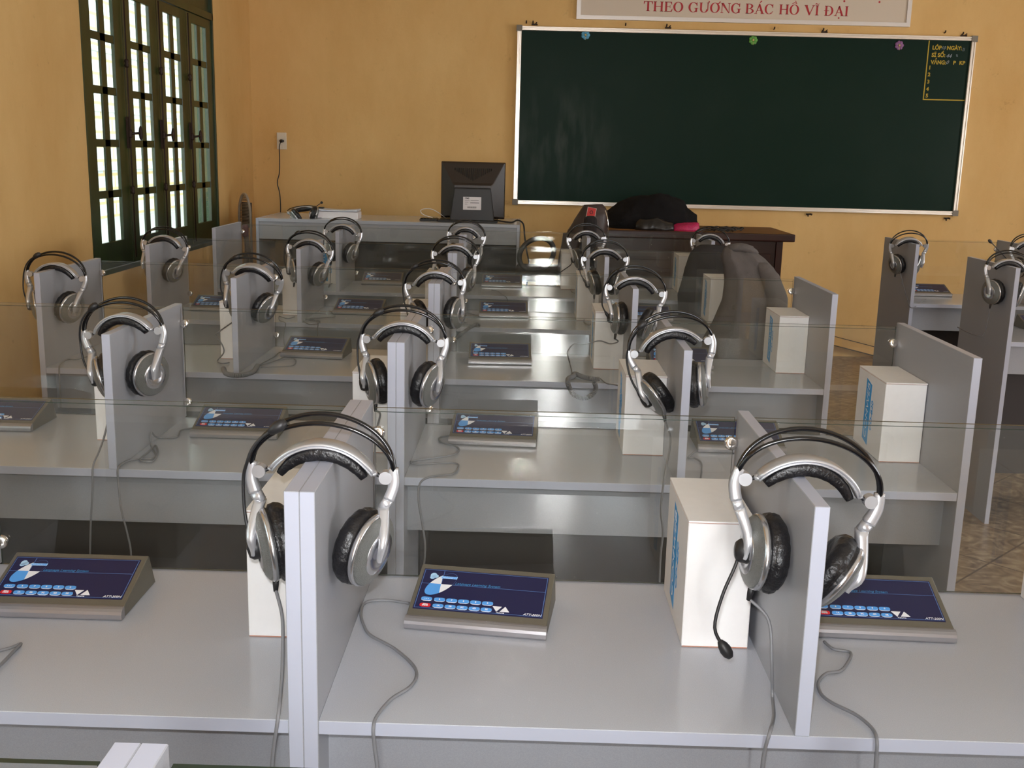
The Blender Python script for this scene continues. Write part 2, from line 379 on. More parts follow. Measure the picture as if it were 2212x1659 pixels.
for (a, b, c, d) in ((BX0, BX1, BZ1-.028, BZ1), (BX0, BX1, BZ0, BZ0+.028), (BX0, BX0+.03, BZ0, BZ1), (BX1-.03, BX1, BZ0, BZ1)):
    m.box(a, b, YF-.034, YF, c, d)
    if d-c < .05: m.box(a, b, YF-.040, YF-.034, c, c+.011); m.box(a, b, YF-.040, YF-.034, d-.011, d)
    else: m.box(a, a+.011, YF-.040, YF-.034, c, d); m.box(b-.011, b, YF-.040, YF-.034, c, d)
wpart(m, 'frame', ALU, cb, .002)
for x in (BX0, BX1):
    for z in (BZ0, BZ1):
        m = MB(); m.box(x-.006 if x == BX0 else x-.034, x+.034 if x == BX0 else x+.006, YF-.044, YF-.002, z-.006 if z == BZ0 else z-.034, z+.034 if z == BZ0 else z+.006)
        wpart(m, 'corner_cap', mat('grey_corner', (120, 112, 100), .5), cb)
for (x, z, b_) in ((.204, 2.292, 0), (.25, 2.292, 1), (.884, 2.292, 0), (1.165, 2.292, 1), (1.9, 2.29, 0), (2.234, 2.289, 1), (3.063, 2.293, 0), (3.184, 2.286, 1), (3.207, 1.052, 1), (2.233, 1.056, 1)):
    m = MB(); up = 1 if z > 2 else -1
    m.tube([(x, YF+.002, z+.006*up), (x, YF-.02, z+.008*up), (x, YF-.024, z+.02*up)], .0045, 6)
    if b_: m.tube([(x+.02, YF+.002, z), (x+.02, YF-.018, z+.003*up), (x+.026, YF-.022, z+.010*up)], .004, 6); m.box(x-.01, x+.032, YF-.012, YF, z-.008, z+.001)
    wpart(m, 'hook', IRON, cb)
# painted class table
YEL = mat('yellow_board_paint', (184, 154, 26), .6); CHALK = mat('chalk', (150, 158, 165), .9)
m = MB(); y1 = YF-.0225
m.box(2.955, 2.962, y1-.0006, y1+.001, 1.856, BZ1-.03); m.box(2.955, BX1-.03, y1-.0006, y1+.001, 1.852, 1.859)
def wt(m, txt, x, z, size, mi=0, sx_=1., y=None, align='LEFT', bold=.0, shear=0.):
    T = Matrix.Translation((x, y1-.0004 if y is None else y, z)) @ Matrix.Rotation(R(90), 4, 'X')
    m.text(txt, size, T, mi, shear, align, .0006, sx_, bold)
wt(m, 'LỚP', 2.984, 2.198, .036, 0, 1.0, bold=.0012); wt(m, 'NGÀY:', 3.083, 2.198, .036, 0, .95, bold=.0012)
wt(m, 'SĨ SỐ:', 2.984, 2.150, .036, 0, 1.0, bold=.0012); wt(m, 'VẮNG:', 2.984, 2.102, .036, 0, .95, bold=.0012)
wt(m, 'P', 3.136, 2.102, .034, 0, bold=.0012); wt(m, 'KP', 3.178, 2.102, .034, 0, bold=.0012)
for t_, z in zip('12345', (2.066, 2.021, 1.973, 1.925, 1.880)): wt(m, t_, 2.972, z, .034, 0, bold=.0012)
wpart(m, 'class_table', YEL, cb)
m = MB(); wt(m, '10', 3.042, 2.198, .03, shear=.4); wt(m, '//', 3.19, 2.19, .03); wt(m, '44', 3.083, 2.146, .036, shear=.3); wt(m, '0', 3.086, 2.104, .034, shear=.4); wt(m, '%', 3.15, 2.15, .02)
wpart(m, 'chalk_marks', CHALK, cb)
# flower magnets
def flower(x, z, rgb, label, n):
    t = thing('flower_magnet', label, 'magnet', (x, YF-.024, z), group='flower magnets along the top of the chalkboard')
    m = MB()
    for k in range(n):
        a = 2*pi*k/n; m.ball((.019*cos(a), -.004, .019*sin(a)), (.0125, .004, .0125), n=6)
    m.obj('petals', mat('petal_'+label.split()[0], rgb, .4, nscale=60, namp=.3), t)
    m = MB(); m.ball((0, -.008, 0), (.008, .005, .008), n=6); m.tube([(0, -.006, -.01), (.002, -.006, -.032)], .002, 6); m.obj('flower_centre', mat('flower_centre', (196, 178, 120), .4), t)
flower(.612, 2.226, (86, 160, 196), 'blue flower magnet at the left end of the chalkboard top', 7)
flower(1.759, 2.219, (92, 158, 58), 'green flower magnet at the middle of the chalkboard top', 7)
flower(2.756, 2.208, (138, 88, 140), 'purple flower magnet left of the yellow class table on the chalkboard', 7)

# ---- banner board with bold serif lettering
SX0, SX1, SZ0, SZ1 = .545, 2.815, 2.33, 2.98
sg = thing('slogan_board', 'cream slogan board with bold dark red lettering above the chalkboard', 'sign', ((SX0+SX1)/2, YF, SZ0))
m = MB(); m.box(SX0+.01, SX1-.01, YF-.02, YF-.002, SZ0+.01, SZ1-.01); wpart(m, 'panel', mat('cream_panel', (206, 190, 172), .45), sg)
m = MB()
for (a, b, c, d) in ((SX0, SX1, SZ1-.03, SZ1), (SX0, SX1, SZ0, SZ0+.026), (SX0, SX0+.028, SZ0+.026, SZ1-.03), (SX1-.028, SX1, SZ0+.026, SZ1-.03)): m.box(a, b, YF-.032, YF, c, d)
wpart(m, 'frame', mat('pale_aluminium', (208, 202, 198), .35, metal=.5), sg)
MAROON = mat('maroon_letters', (170, 12, 28), .5)
class Serif:      # bold roman capitals: cap height 1, thick .17, hairline .055
    TK, HR = .17, .055
    def __init__(s, m, x0, z0, h, sx_): s.m = m; s.x0 = x0; s.z0 = z0; s.h = h; s.sx = sx_
    def poly(s, pts):
        s.m.prism([(s.x0+x*s.h*s.sx, s.z0+z*s.h) for x, z in pts], YF-.0212, YF-.0198, 'y')
    def rect(s, a, b, c, d): s.poly([(a, c), (b, c), (b, d), (a, d)])
    def serif(s, x, z, w_=.15): # horizontal slab centred on x
        s.rect(x-w_, x+w_, z, z+s.HR)
    def stem(s, x): s.rect(x-s.TK/2, x+s.TK/2, 0, 1); s.serif(x, 0); s.serif(x, 1-s.HR)
    def bowl(s, cx, cz, rx, rz, a0, a1, tk=None, n=20):   # crescent stroke thick at the sides
        tk = s.TK*1.1 if tk is None else tk
        for i in range(n):
            q = []
            for a in (a0+(a1-a0)*i/n, a0+(a1-a0)*(i+1)/n):
                q.append((R(a)))
            def pt(a, inner):
                rxx = rx-(tk if inner else 0); rzz = rz-(s.HR if inner else 0); return (cx+rxx*cos(a), cz+rzz*sin(a))
            s.poly([pt(q[0], 0), pt(q[1], 0), pt(q[1], 1), pt(q[0], 1)])
    def glyph(s, ch):
        if ch == 'T': s.rect(.02, .83, 1-s.HR, 1); s.rect(.34, .51, 0, 1); s.serif(.425, 0, .17); s.poly([(.02, 1), (.02, .72), (.06, .72), (.14, .96)]); s.poly([(.83, 1), (.83, .72), (.79, .72), (.71, .96)]); return .85
        if ch == 'H': s.stem(.2); s.stem(.8); s.rect(.2, .8, .48, .54); return 1.0
        if ch == 'E': s.stem(.2); s.rect(.1, .72, 0, s.HR); s.rect(.1, .70, 1-s.HR, 1); s.rect(.2, .56, .48, .535); s.rect(.53, .57, .36, .66); s.poly([(.72, 0), (.78, .3), (.74, .3), (.6, .04)]); s.poly([(.70, 1), (.72, .72), (.68, .72), (.58, .97)]); return .82
        if ch in 'OƠÔỒ': s.bowl(.47, .5, .45, .52, 0, 360, n=32)
        if ch == 'Ơ': s.poly([(.74, .86), (.92, .98), (.98, 1.13), (.88, 1.16), (.84, 1.04), (.7, .95)])
        if ch == 'Ồ': s.poly([(.2, 1.1), (.47, 1.26), (.74, 1.1), (.66, 1.08), (.47, 1.17), (.28, 1.08)]); s.poly([(.44, 1.42), (.56, 1.38), (.68, 1.2), (.62, 1.2)])
        if ch in 'OƠÔỒ': return .96
        if ch in 'CG':
            s.bowl(.47, .5, .45, .52, 48, 312, n=26); s.poly([(.78, .64), (.83, .64), (.83, 1.0), (.79, 1.0), (.70, .88)])
            if ch == 'G': s.rect(.67, .83, .04, .42); s.rect(.56, .93, .40, .45); return .97
            s.poly([(.75, .13), (.86, .28), (.82, .30), (.7, .17)]); return .9
        if ch == 'Ư': s.rect(.12, .29, .3, 1); s.serif(.2, 1-s.HR); s.bowl(.5, .32, .38, .34, 180, 360); s.rect(.80, .88, .3, 1); s.serif(.84, 1-s.HR, .12); s.poly([(.84, .97), (.96, 1.0), (1.0, 1.16), (.9, 1.18), (.88, 1.06)]); return 1.02
        if ch == 'N': s.rect(.14, .2, 0, 1); s.serif(.17, 0, .13); s.rect(.80, .86, 0, 1); s.serif(.83, 1-s.HR, .13); s.poly([(.06, 1), (.3, 1), (.86, .0), (.80, -.02), (.66, .16)]); return .98
        if ch == 'B': s.stem(.2); s.bowl(.40, .75, .36, .25, -90, 90); s.bowl(.42, .26, .42, .26, -90, 90); s.rect(.2, .42, .945, 1); s.rect(.2, .42, .485, .53); s.rect(.2, .42, 0, .055); return .88
        if ch in 'AÁẠẬ': 
            s.poly([(.14, 0), (.20, 0), (.53, .92), (.46, 1.02)]); s.poly([(.46, 1.02), (.54, 1.02), (.92, 0), (.72, 0), (.44, .84)]); s.rect(.25, .72, .3, .35); s.serif(.16, 0, .14); s.serif(.82, 0, .18)
            if ch == 'Á': s.poly([(.48, 1.12), (.62, 1.34), (.74, 1.28), (.54, 1.10)])
            if ch in 'ẠẬ': s.poly([(.5+.085*cos(R(a)), -.2+.085*sin(R(a))) for a in range(0, 360, 30)][::-1])
            return .98
        if ch == 'Ọ': s.bowl(.47, .5, .45, .52, 0, 360, n=32); s.poly([(.47+.085*cos(R(a)), -.2+.085*sin(R(a))) for a in range(0, 360, 30)][::-1]); return .96
        if ch == 'P': s.stem(.2); s.bowl(.40, .71, .38, .29, -90, 90); s.rect(.2, .42, .945, 1); s.rect(.2, .42, .42, .475); return .84
        if ch == 'V': s.poly([(.04, 1), (.26, 1), (.56, .18), (.46, -.02)]); s.poly([(.46, -.02), (.54, 0), (.90, 1), (.83, 1), (.50, .12)]); s.serif(.16, 1-s.HR, .16); s.serif(.86, 1-s.HR, .13); return .98
        if ch in 'IĨ':
            s.stem(.22)
            if ch == 'Ĩ': s.poly([(-.02, 1.1), (.1, 1.22), (.3, 1.14), (.44, 1.24), (.34, 1.08), (.12, 1.12)])
            return .44
        if ch == 'Đ': s.stem(.22); s.bowl(.42, .5, .48, .5, -90, 90); s.rect(.22, .44, .945, 1); s.rect(.22, .44, 0, .055); s.rect(.0, .48, .47, .525); return .96
def word(m, txt, x0, x1, z0, h):
    tot = 0; t = MB(); q = Serif(t, 0, 0, 1, 1)
    for c in txt: a = q.glyph(c); q.x0 += a
    k = (x1-x0)/(q.x0*h); q = Serif(m, x0, z0, h, k)
    for c in txt: a = q.glyph(c); q.x0 += a*h*k
for t_, a, b, z_, h_ in (('THEO', .999, 1.273, 2.392, .064), ('GƯƠNG', 1.304, 1.665, 2.392, .064), ('BÁC', 1.691, 1.885, 2.392, .064), ('HỒ', 1.919, 2.06, 2.392, .064), ('VĨ', 2.092, 2.195, 2.391, .064), ('ĐẠI', 2.226, 2.395, 2.390, .064), ('HỌC', 2.24, 2.47, 2.503, .082), ('TẬP', 2.49, 2.70, 2.503, .082)):
    m = MB(); word(m, t_, a, b, z_, h_); wpart(m, 'word_lettering', MAROON, sg)

# ---- wall socket and its lead
t = thing('wall_socket', 'small white wall socket with a black plug left of the monitor', 'socket', (-1.497, YF, 1.466))
m = MB(); m.box(-.034, .034, -.012, 0, -.058, .058); m.obj('face_plate', mat('ivory_plastic', (214, 204, 186), .4), t, .003)
m = MB(); m.box(-.02, .012, -.016, -.012, -.05, -.02); m.obj('switch', mat('ivory_plastic', (214, 204, 186), .4), t)
t = thing('power_lead', 'black power lead hanging from the wall socket down to the white teacher desk', 'cable', (-1.494, YF-.013, 1.466))
m = MB(); m.tube([(0, 0, 0), (0, -.03, 0), (.02, -.035, 0)], [.012, .012, .008], 8); m.obj('plug', BLKP, t)
m = MB(); m.tube(spline([(0, -.028, 0), (-.012, -.03, -.04), (-.014, -.02, -.12), (-.02, -.012, -.22), (-.036, -.012, -.29), (-.02, -.012, -.37), (-.018, -.012, -.5), (-.018, -.1, -.51)]), .004, 6); m.obj('lead', BLKP, t)

pl = thing('wooden_plank', 'ochre painted plank propped low against the foot of the front wall at the right', 'plank', (2.66, 6.47, .115), (R(-8), R(13), 0))
m = MB(); m.box(-.55, .45, -.012, .012, -.03, .03); m.obj('board', mat('ochre_wood', (206, 160, 92), .7, nscale=8, namp=.15), pl, .003)
m = MB(); m.box(-.55, .45, -.0125, .0125, .029, .034); m.box(-.55, .45, -.0125, .0125, -.034, -.029); m.obj('dark_edge', mat('plank_edge_dark', (52, 38, 26), .8), pl)  # dark strips along the upper and lower edges of the plank
CORDS={'h1T': [(-0.046,0.1,0.876),(-0.044,0.09,0.844),(-0.037,0.06,0.814),(-0.032,0.03,0.786),(-0.028,-0.01,0.759),(-0.034,-0.012,0.718),(-0.038,-0.012,0.668),(-0.04,-0.012,0.605)],'h1M2': [(0.566,0.1,0.883),(0.574,0.1,0.853),(0.577,0.08,0.806),(0.585,0.094,0.754),(0.575,0.041,0.754),(0.559,-0.008,0.76),(0.554,-0.008,0.729),(0.554,-0.008,0.686),(0.559,-0.008,0.624)],'d1M2': [(0.694,0.253,0.754),(0.701,0.23,0.754),(0.722,0.22,0.754),(0.706,0.184,0.754),(0.69,0.163,0.754),(0.671,0.156,0.754),(0.653,0.129,0.754),(0.649,0.098,0.754),(0.658,0.075,0.754),(0.679,0.048,0.754),(0.689,0.016,0.754),(0.687,-0.008,0.751),(0.688,-0.008,0.728),(0.69,-0.008,0.691),(0.696,-0.008,0.629)],'d1T': [(0.09,0.342,0.754),(0.051,0.351,0.754),(0.024,0.339,0.754),(0.023,0.301,0.754),(0.033,0.262,0.754),(0.048,0.229,0.754),(0.085,0.192,0.754),(0.116,0.146,0.754),(0.125,0.114,0.754),(0.119,0.083,0.754),(0.1,0.052,0.754),(0.088,0.012,0.754),(0.086,-0.008,0.749),(0.087,-0.008,0.725),(0.091,-0.008,0.682),(0.09,-0.008,0.607)],'h1M1': [(-0.458,0.135,0.754),(-0.431,0.157,0.754),(-0.422,0.171,0.754),(-0.421,0.147,0.754),(-0.42,0.107,0.754),(-0.423,0.067,0.754)],'h2M1': [(-0.655,1.089,0.849),(-0.652,1.059,0.805),(-0.65,1.019,0.779),(-0.649,0.981,0.757),(-0.653,0.981,0.704),(-0.661,0.981,0.631),(-0.667,0.981,0.557),(-0.674,0.981,0.451)],'d2M1': [(-0.546,1.325,0.754),(-0.566,1.301,0.754),(-0.558,1.242,0.754),(-0.599,1.233,0.754),(-0.596,1.189,0.777),(-0.59,1.165,0.754),(-0.554,1.092,0.754),(-0.544,1.043,0.754),(-0.56,1.037,0.754),(-0.576,1.057,0.754),(-0.577,1.109,0.754),(-0.581,1.166,0.754),(-0.555,1.107,0.754),(-0.551,1.063,0.754),(-0.579,1.057,0.754),(-0.599,1.03,0.754),(-0.596,0.981,0.754),(-0.597,0.981,0.726),(-0.594,0.981,0.664),(-0.584,0.981,0.612),(-0.578,0.981,0.56),(-0.584,0.981,0.453)],'h2T': [(-0.055,1.089,0.881),(-0.054,1.069,0.866),(-0.054,1.019,0.848),(-0.055,0.999,0.818),(-0.055,0.981,0.757),(-0.055,0.981,0.681)],'d2T': [(0.08,1.324,0.754),(0.056,1.3,0.754),(0.067,1.259,0.754),(0.098,1.234,0.754),(0.11,1.196,0.754),(0.096,1.156,0.754),(0.05,1.125,0.754),(0.011,1.097,0.754),(0.027,1.077,0.754),(0.081,1.091,0.754),(0.112,1.089,0.754),(0.117,1.06,0.754),(0.107,1.012,0.754),(0.063,0.986,0.754),(0.042,0.981,0.74),(0.039,0.981,0.704),(0.047,0.981,0.653),(0.054,0.981,0.601),(0.051,0.981,0.548)],'h2M2': [(0.565,1.089,0.854),(0.575,1.079,0.836),(0.572,1.049,0.816),(0.562,1.009,0.793),(0.554,0.981,0.763),(0.551,0.981,0.699),(0.558,0.981,0.648),(0.556,0.981,0.596),(0.557,0.981,0.522)],'d2M2': [(0.658,1.245,0.754),(0.636,1.192,0.754),(0.65,1.186,0.754),(0.659,1.155,0.754),(0.652,1.097,0.754),(0.63,0.981,0.752),(0.634,0.981,0.681)],'h3M1': [(-0.663,2.096,0.877),(-0.695,2.096,0.861),(-0.708,2.096,0.848),(-0.689,2.096,0.818),(-0.685,2.096,0.793),(-0.724,2.161,0.754),(-0.697,2.119,0.754),(-0.68,2.137,0.754)],'h3M1coil': [(-0.663,2.013,0.76),(-0.634,1.94,0.76),(-0.592,1.918,0.76),(-0.564,1.97,0.76),(-0.573,2.069,0.76)],'d3M1': [(-0.581,2.098,0.754),(-0.565,2.24,0.754),(-0.565,2.331,0.754),(-0.536,2.26,0.754),(-0.541,2.203,0.754),(-0.573,2.107,0.754),(-0.54,2.196,0.754),(-0.491,2.219,0.754),(-0.477,2.113,0.754),(-0.566,2.078,0.754)],'h3M2': [(0.553,2.096,0.885),(0.543,2.096,0.862),(0.519,2.096,0.855),(0.486,2.096,0.863),(0.443,2.096,0.853),(0.407,2.096,0.851),(0.39,2.146,0.816),(0.404,2.3,0.754),(0.406,2.199,0.754),(0.405,2.104,0.754)],'h3M2coil': [(0.484,2.009,0.76),(0.465,2.013,0.76),(0.436,2.037,0.76),(0.413,2.083,0.76),(0.408,2.047,0.76),(0.39,2.003,0.76),(0.386,1.936,0.76),(0.395,1.988,0.732),(0.409,1.988,0.713),(0.439,1.988,0.704),(0.465,1.988,0.718),(0.473,1.988,0.737),(0.466,1.96,0.76)],'d3M2': [(0.49,2.045,0.754),(0.504,1.979,0.754),(0.527,1.963,0.754),(0.543,1.945,0.754)],'h4Tcoil': [(-0.017,2.976,0.707),(0.006,2.976,0.726),(0.042,2.976,0.753),(0.063,3.005,0.76),(0.071,2.972,0.76)],'d4Tb': [(0.063,3.241,0.754),(0.007,3.336,0.754),(-0.002,3.255,0.754),(-0.006,3.103,0.754),(0.018,3.071,0.754),(-0.013,3.042,0.754),(-0.021,3.017,0.754),(0.069,3.021,0.754)],'d5T': [(0.081,4.14,0.754),(0.11,4.109,0.754),(0.139,3.973,0.754),(0.16,3.937,0.744),(0.17,3.937,0.717)],'d4M1': [(-0.576,3.295,0.754),(-0.525,3.147,0.754),(-0.562,3.103,0.754),(-0.612,3.069,0.754),(-0.6,3.022,0.754),(-0.56,3.006,0.754),(-0.559,2.935,0.754),(-0.59,2.93,0.754),(-0.631,3.029,0.754),(-0.605,3.058,0.754),(-0.562,2.97,0.754),(-0.564,2.976,0.725),(-0.564,2.976,0.692)],'h4M1': [(-0.681,3.106,0.754),(-0.699,3.053,0.754),(-0.745,3.107,0.754),(-0.718,3.002,0.754),(-0.681,2.937,0.754),(-0.696,2.976,0.714),(-0.698,2.976,0.679),(-0.695,2.976,0.655)],'h3E0': [(-1.141,2.187,0.754),(-1.16,2.121,0.754),(-1.184,2.118,0.754),(-1.178,2.05,0.754),(-1.158,1.988,0.745),(-1.159,1.988,0.658),(-1.161,1.988,0.629)],'r5': [(2.109,4.16,0.889),(2.129,4.15,0.822),(2.137,4.12,0.78),(2.14,4.07,0.736),(2.159,4.06,0.733),(2.212,4.12,0.754),(2.252,4.17,0.762)]}

# ---------------------------------------------------------------- language-laboratory desks
T, PZ, TZ, PD = .018, 1.0394, .75, .467
YS = (-1.0, 0, .989, 1.9965, 2.984, 3.945); XS = (.009, 0, -.010, -.020, -.036, -.055)
def edged(x0, x1, y0, y1, z0, z1):      # board: faces of body laminate (0), front and top edges banded (1)
    m = MB(); m.box(x0, x1, y0, y1, z0, z1); return m
DM = {}
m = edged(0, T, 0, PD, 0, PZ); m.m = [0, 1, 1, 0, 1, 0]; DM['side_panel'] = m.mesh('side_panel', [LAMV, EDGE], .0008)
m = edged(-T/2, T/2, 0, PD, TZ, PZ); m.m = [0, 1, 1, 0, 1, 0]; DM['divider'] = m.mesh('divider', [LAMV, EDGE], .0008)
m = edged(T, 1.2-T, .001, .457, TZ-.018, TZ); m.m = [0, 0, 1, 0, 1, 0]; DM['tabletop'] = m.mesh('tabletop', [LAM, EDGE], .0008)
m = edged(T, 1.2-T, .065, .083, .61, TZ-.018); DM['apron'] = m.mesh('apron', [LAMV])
DARK = mat('dark_back_board', (50, 44, 44), .55)
m = MB(); m.box(T, 1.2-T, .40, .416, .10, TZ-.018); m.box(T+.005, T+.02, .30, .40, .10, .72); DM['modesty_panel'] = m.mesh('modesty_panel', [DARK])
def pane_mesh(w_):
    m = MB(); m.box(0, w_, 0, .005, 0, .279); m.m = [1, 1, 0, 1, 0, 1]; m.box(0, w_, -.0003, 0, .2722, .2732, 1); return m.mesh('glass_pane', [GLASS, GEDGE])
DM['pane'] = pane_mesh(.6-T*1.5-.012)
m = MB(); m.lathe([(.0, .0), (.0105, 0), (.011, .002), (.011, .007), (.0095, .009), (0, .0092)], 16, T=Matrix.Rotation(R(90), 4, 'X'))
m.box(-.016, .0, -.006, .006, -.0075, .0075); m.box(-.0055, .0055, -.0102, -.009, -.001, .001); m.box(-.001, .001, -.0102, -.009, -.0055, .0055)
DM['clipR'] = m.mesh('glass_clip', [CHROME], .001)
m2 = MB(); m2.v = [(-a, b, c) for a, b, c in m.v]; m2.f = [list(reversed(f)) for f in m.f]; m2.m = m.m; m2.sm = m.sm; DM['clipL'] = m2.mesh('glass_clip', [CHROME], .001)
def desk(label, x, y):
    t = thing('carrel_desk', label, 'desk', (x, y, 0), group='two-seat laboratory desks')
    for n_, X in (('side_panel', 0), ('side_panel', 1.2-T), ('divider', .6), ('tabletop', 0), ('apron', 0), ('modesty_panel', 0)):
        o = link(n_, DM[n_], t); o.location.x = X
    for s_ in (0, 1):
        x0 = (T if s_ == 0 else .6+T/2)+.006; g = link('glass_pane', DM['pane'], t); g.location = (x0, .452, TZ+.002)
        for z in (.792, .991):
            c = link('glass_clip', DM['clipR'], t); c.location = (x0+.004, .452, z)
            c = link('glass_clip', DM['clipL'], t); c.location = (x0+.6-T*1.5-.016, .452, z)
    return t
ORD = ('half-hidden row at the bottom edge', 'nearest full row', 'second row', 'third row', 'fourth row', 'fifth and farthest row')
for r_ in range(6):
    for s_, wd in ((0, 'left'), (1, 'right')):
        if r_: lb = 'grey two-seat desk with glass screens, %s one of the %s' % (wd, ORD[r_])
        else: lb = 'grey desk of the half-hidden row at the very bottom edge, %s one' % wd
        desk(lb, XS[r_]-1.2+1.2*s_, YS[r_])
desk('grey laminate desk across the aisle against the far right, nearer the chalkboard', 2.14, 4.07)
desk('grey laminate desk across the aisle at the right edge, nearer the camera', 2.14, 2.98)

# ---------------------------------------------------------------- control consoles
SL = sqrt(.108**2+.036**2); ey = V((0, .108, .036))/SL; ez = V((0, -.036, .108))/SL
TF = Matrix(((1, 0, 0, 0), (0, ey.y, ez.y, .012), (0, ey.z, ez.z, .017), (0, 0, 0, 1)))
def sp(su, sv, h=.0008): return (.00615+.191*su, .1036-.0888*sv, h)
DW = .205; CM = {}
m = MB(); prof = [(.002, 0), (.145, 0), (.123, .0518), (.120, .053), (.012, .017)]
m.prism(prof, 0, DW, 'x', 0); CM['case'] = m.mesh('case', [CASE], .001)
m = MB(); m.prism([(.013, .001), (.013, .0176), (.009, .0176), (.005, .0162), (.0015, .013), (-.0002, .009), (0, .003), (.001, .001)], -.0006, DW+.0006, 'x', 0); CM['nose'] = m.mesh('front_strip', [CASEF])
m = MB()
def quad(m, a0, a1, b0, b1, h, mi): 
    p = [sp(a0, b0, h), sp(a1, b0, h), sp(a1, b1, h), sp(a0, b1, h)]; m.add(p, [(3, 2, 1, 0)], mi, False, TF)
x0, y0_, _ = sp(0, 1); x1, y1_, _ = sp(1, 0)
m.box(x0, x1, y0_, y1_, -.001, .0006, 0, TF)
for a0, a1, b0, b1 in ((.008, .992, .022, .030), (.008, .992, .968, .976), (.008, .012, .022, .976), (.988, .992, .022, .976), (.012, .988, .372, .380), (.164, .168, .03, .372)): quad(m, a0, a1, b0, b1, .0009, 4)
cx_, cy_, _ = sp(.165, .376); NE = 72; A, B, th = .030, .0145, R(52)
ell = [(cx_+A*cos(2*pi*i/NE)*cos(th)-B*sin(2*pi*i/NE)*sin(th), cy_+A*cos(2*pi*i/NE)*sin(th)+B*sin(2*pi*i/NE)*cos(th)) for i in range(NE)]
for i in range(NE):
    p, q = ell[i], ell[(i+1) % NE]; mx_, my_ = (p[0]+q[0])/2-cx_, (p[1]+q[1])/2-cy_
    if mx_ > 0 and my_ > 0: m.add([(p[0], p[1], .0012), (q[0], q[1], .0012), (q[0]*.985+cx_*.015, q[1]*.985+cy_*.015, .0012), (p[0]*.985+cx_*.015, p[1]*.985+cy_*.015, .0012)], [(3, 2, 1, 0)], 4, False, TF)
    else: m.add([(cx_, cy_, .0012), (p[0], p[1], .0012), (q[0], q[1], .0012)], [(0, 1, 2)], 1 if (mx_ < 0 and my_ < 0) else 2, False, TF)
# little butterfly mark and the banner
for (a, b, rx, ry) in ((.088, .17, .005, .006), (.108, .19, .004, .004), (.083, .22, .004, .004)):
    c = sp(a, b); m.add([(c[0], c[1], .0012)]+[(c[0]+rx*cos(i*pi/5), c[1]+ry*sin(i*pi/5), .0012) for i in range(10)], [(0, i+1, (i+1) % 10+1) for i in range(10)], 3, False, TF)
p = [sp(.15, .175, .0014), sp(.282, .175, .0014), sp(.280, .235, .0014), sp(.146, .235, .0014)]; m.add(p, [(3, 2, 1, 0)], 3, False, TF)
c = sp(.215, .205); m.text('COMWEB', .0054, TF @ Matrix.Translation((c[0], c[1], .0016)), 1, .25, sx=.95)
c = sp(.272, .335); m.text('Language Learning System', .0074, TF @ Matrix.Translation((c[0], c[1], .0010)), 5, .3, 'LEFT', sx=.88)
c = sp(.985, .945); m.text('ATT-200N', .0058, TF @ Matrix.Translation((c[0], c[1], .0012)), 2, .3, 'RIGHT')
c = sp(.672, .955); m.text('Volume', .0040, TF @ Matrix.Translation((c[0], c[1], .0012)), 2, .2)
PALE = mat('pale_blue_print', (176, 214, 246), .4); TEAL = mat('teal_print', (58, 120, 170), .4)
CM['face'] = m.mesh('control_face', [NAVY, BLUE, WHT, PALE, LINE, TEAL])
def key_mesh(su, sv, txt, mi):
    c = sp(su, sv); m = MB(); m.prism([(-.0083, 0), (-.0075, .0027), (-.0045, .0037), (.0045, .0037), (.0075, .0027), (.0083, 0), (.0075, -.0027), (.0045, -.0037), (-.0045, -.0037), (-.0075, -.0027)], .0004, .0013, 'z', mi, TF @ Matrix.Translation(c[:2]+(0,)))
    if mi == 0:
        m.prism([(-.0080, -.0012), (-.0070, -.0030), (-.0045, -.0042), (.0045, -.0042), (.0070, -.0030), (.0080, -.0012), (.0075, -.0027), (.0045, -.0037), (-.0045, -.0037), (-.0075, -.0027)], .0004, .0012, 'z', 1, TF @ Matrix.Translation(c[:2]+(0,)))
    if txt: 
        for k, tx in enumerate(txt): m.text(tx, .0042 if len(txt) == 1 else .0032, TF @ Matrix.Translation((c[0], c[1]+(.0 if len(txt) == 1 else .0014-.0028*k), .0016)), 1, bold=.0001)
    return m.mesh('push_button', [BLUE, WHT, RED])
KEYS = []
for i, su in enumerate((.087, .188, .283, .376, .47, .563)): KEYS.append(key_mesh(su, .755, [['REPEAT'], ['6'], ['7'], ['8'], ['9'], ['0']][i] if i else ['- - -'], 0))
for i, su in enumerate((.089, .19, .284, .377, .471, .564)): KEYS.append(key_mesh(su, .905, [['CALL', 'SPEAK'], ['1A'], ['2B'], ['3C'], ['4D'], ['5E']][i], 0 if i else 2))
for su, d in ((.642, -1), (.705, 1)):
    c = sp(su, .865); m = MB(); m.prism([(-.0068, -.005*d), (.0068, -.005*d), (0, .0055*d)][::1 if d > 0 else -1], .0004, .0012, 'z', 0, TF @ Matrix.Translation(c[:2]+(0,))); KEYS.append(m.mesh('arrow_button', [WHT]))
def console(label, x, y, rz=0, right=False):
    if right: x -= DW*cos(R(rz)); y -= DW*sin(R(rz))
    t = thing('control_console', label, 'control console', (x, y, TZ+.0005), (0, 0, R(rz)), 'sloping control consoles on the desks')
    link('case', CM['case'], t); link('front_strip', CM['nose'], t); link('control_face', CM['face'], t)
    for k in KEYS: link(k.name.split('.')[0], k, t)
    return t
console('dark blue console cut by the left edge on the nearest desk', -.317, .257, 0, True)
console('dark blue console in the middle of the nearest row, left of a white carton', .092, .259, -7)
console('dark blue console partly behind the headset with its microphone down, on the nearest row', .887, .265, -2, True)
console('dark blue console cut by the left edge on the second row', -.91, 1.26, 0, True)
console('dark blue console right of the single panel on the left of the second row', -.529, 1.251, 0)
console('dark blue console on the second row directly behind the middle nearest one', .081, 1.255, -3)
console('dark blue console on the second row seen through glass behind the right divider', .668, 1.248, 0)
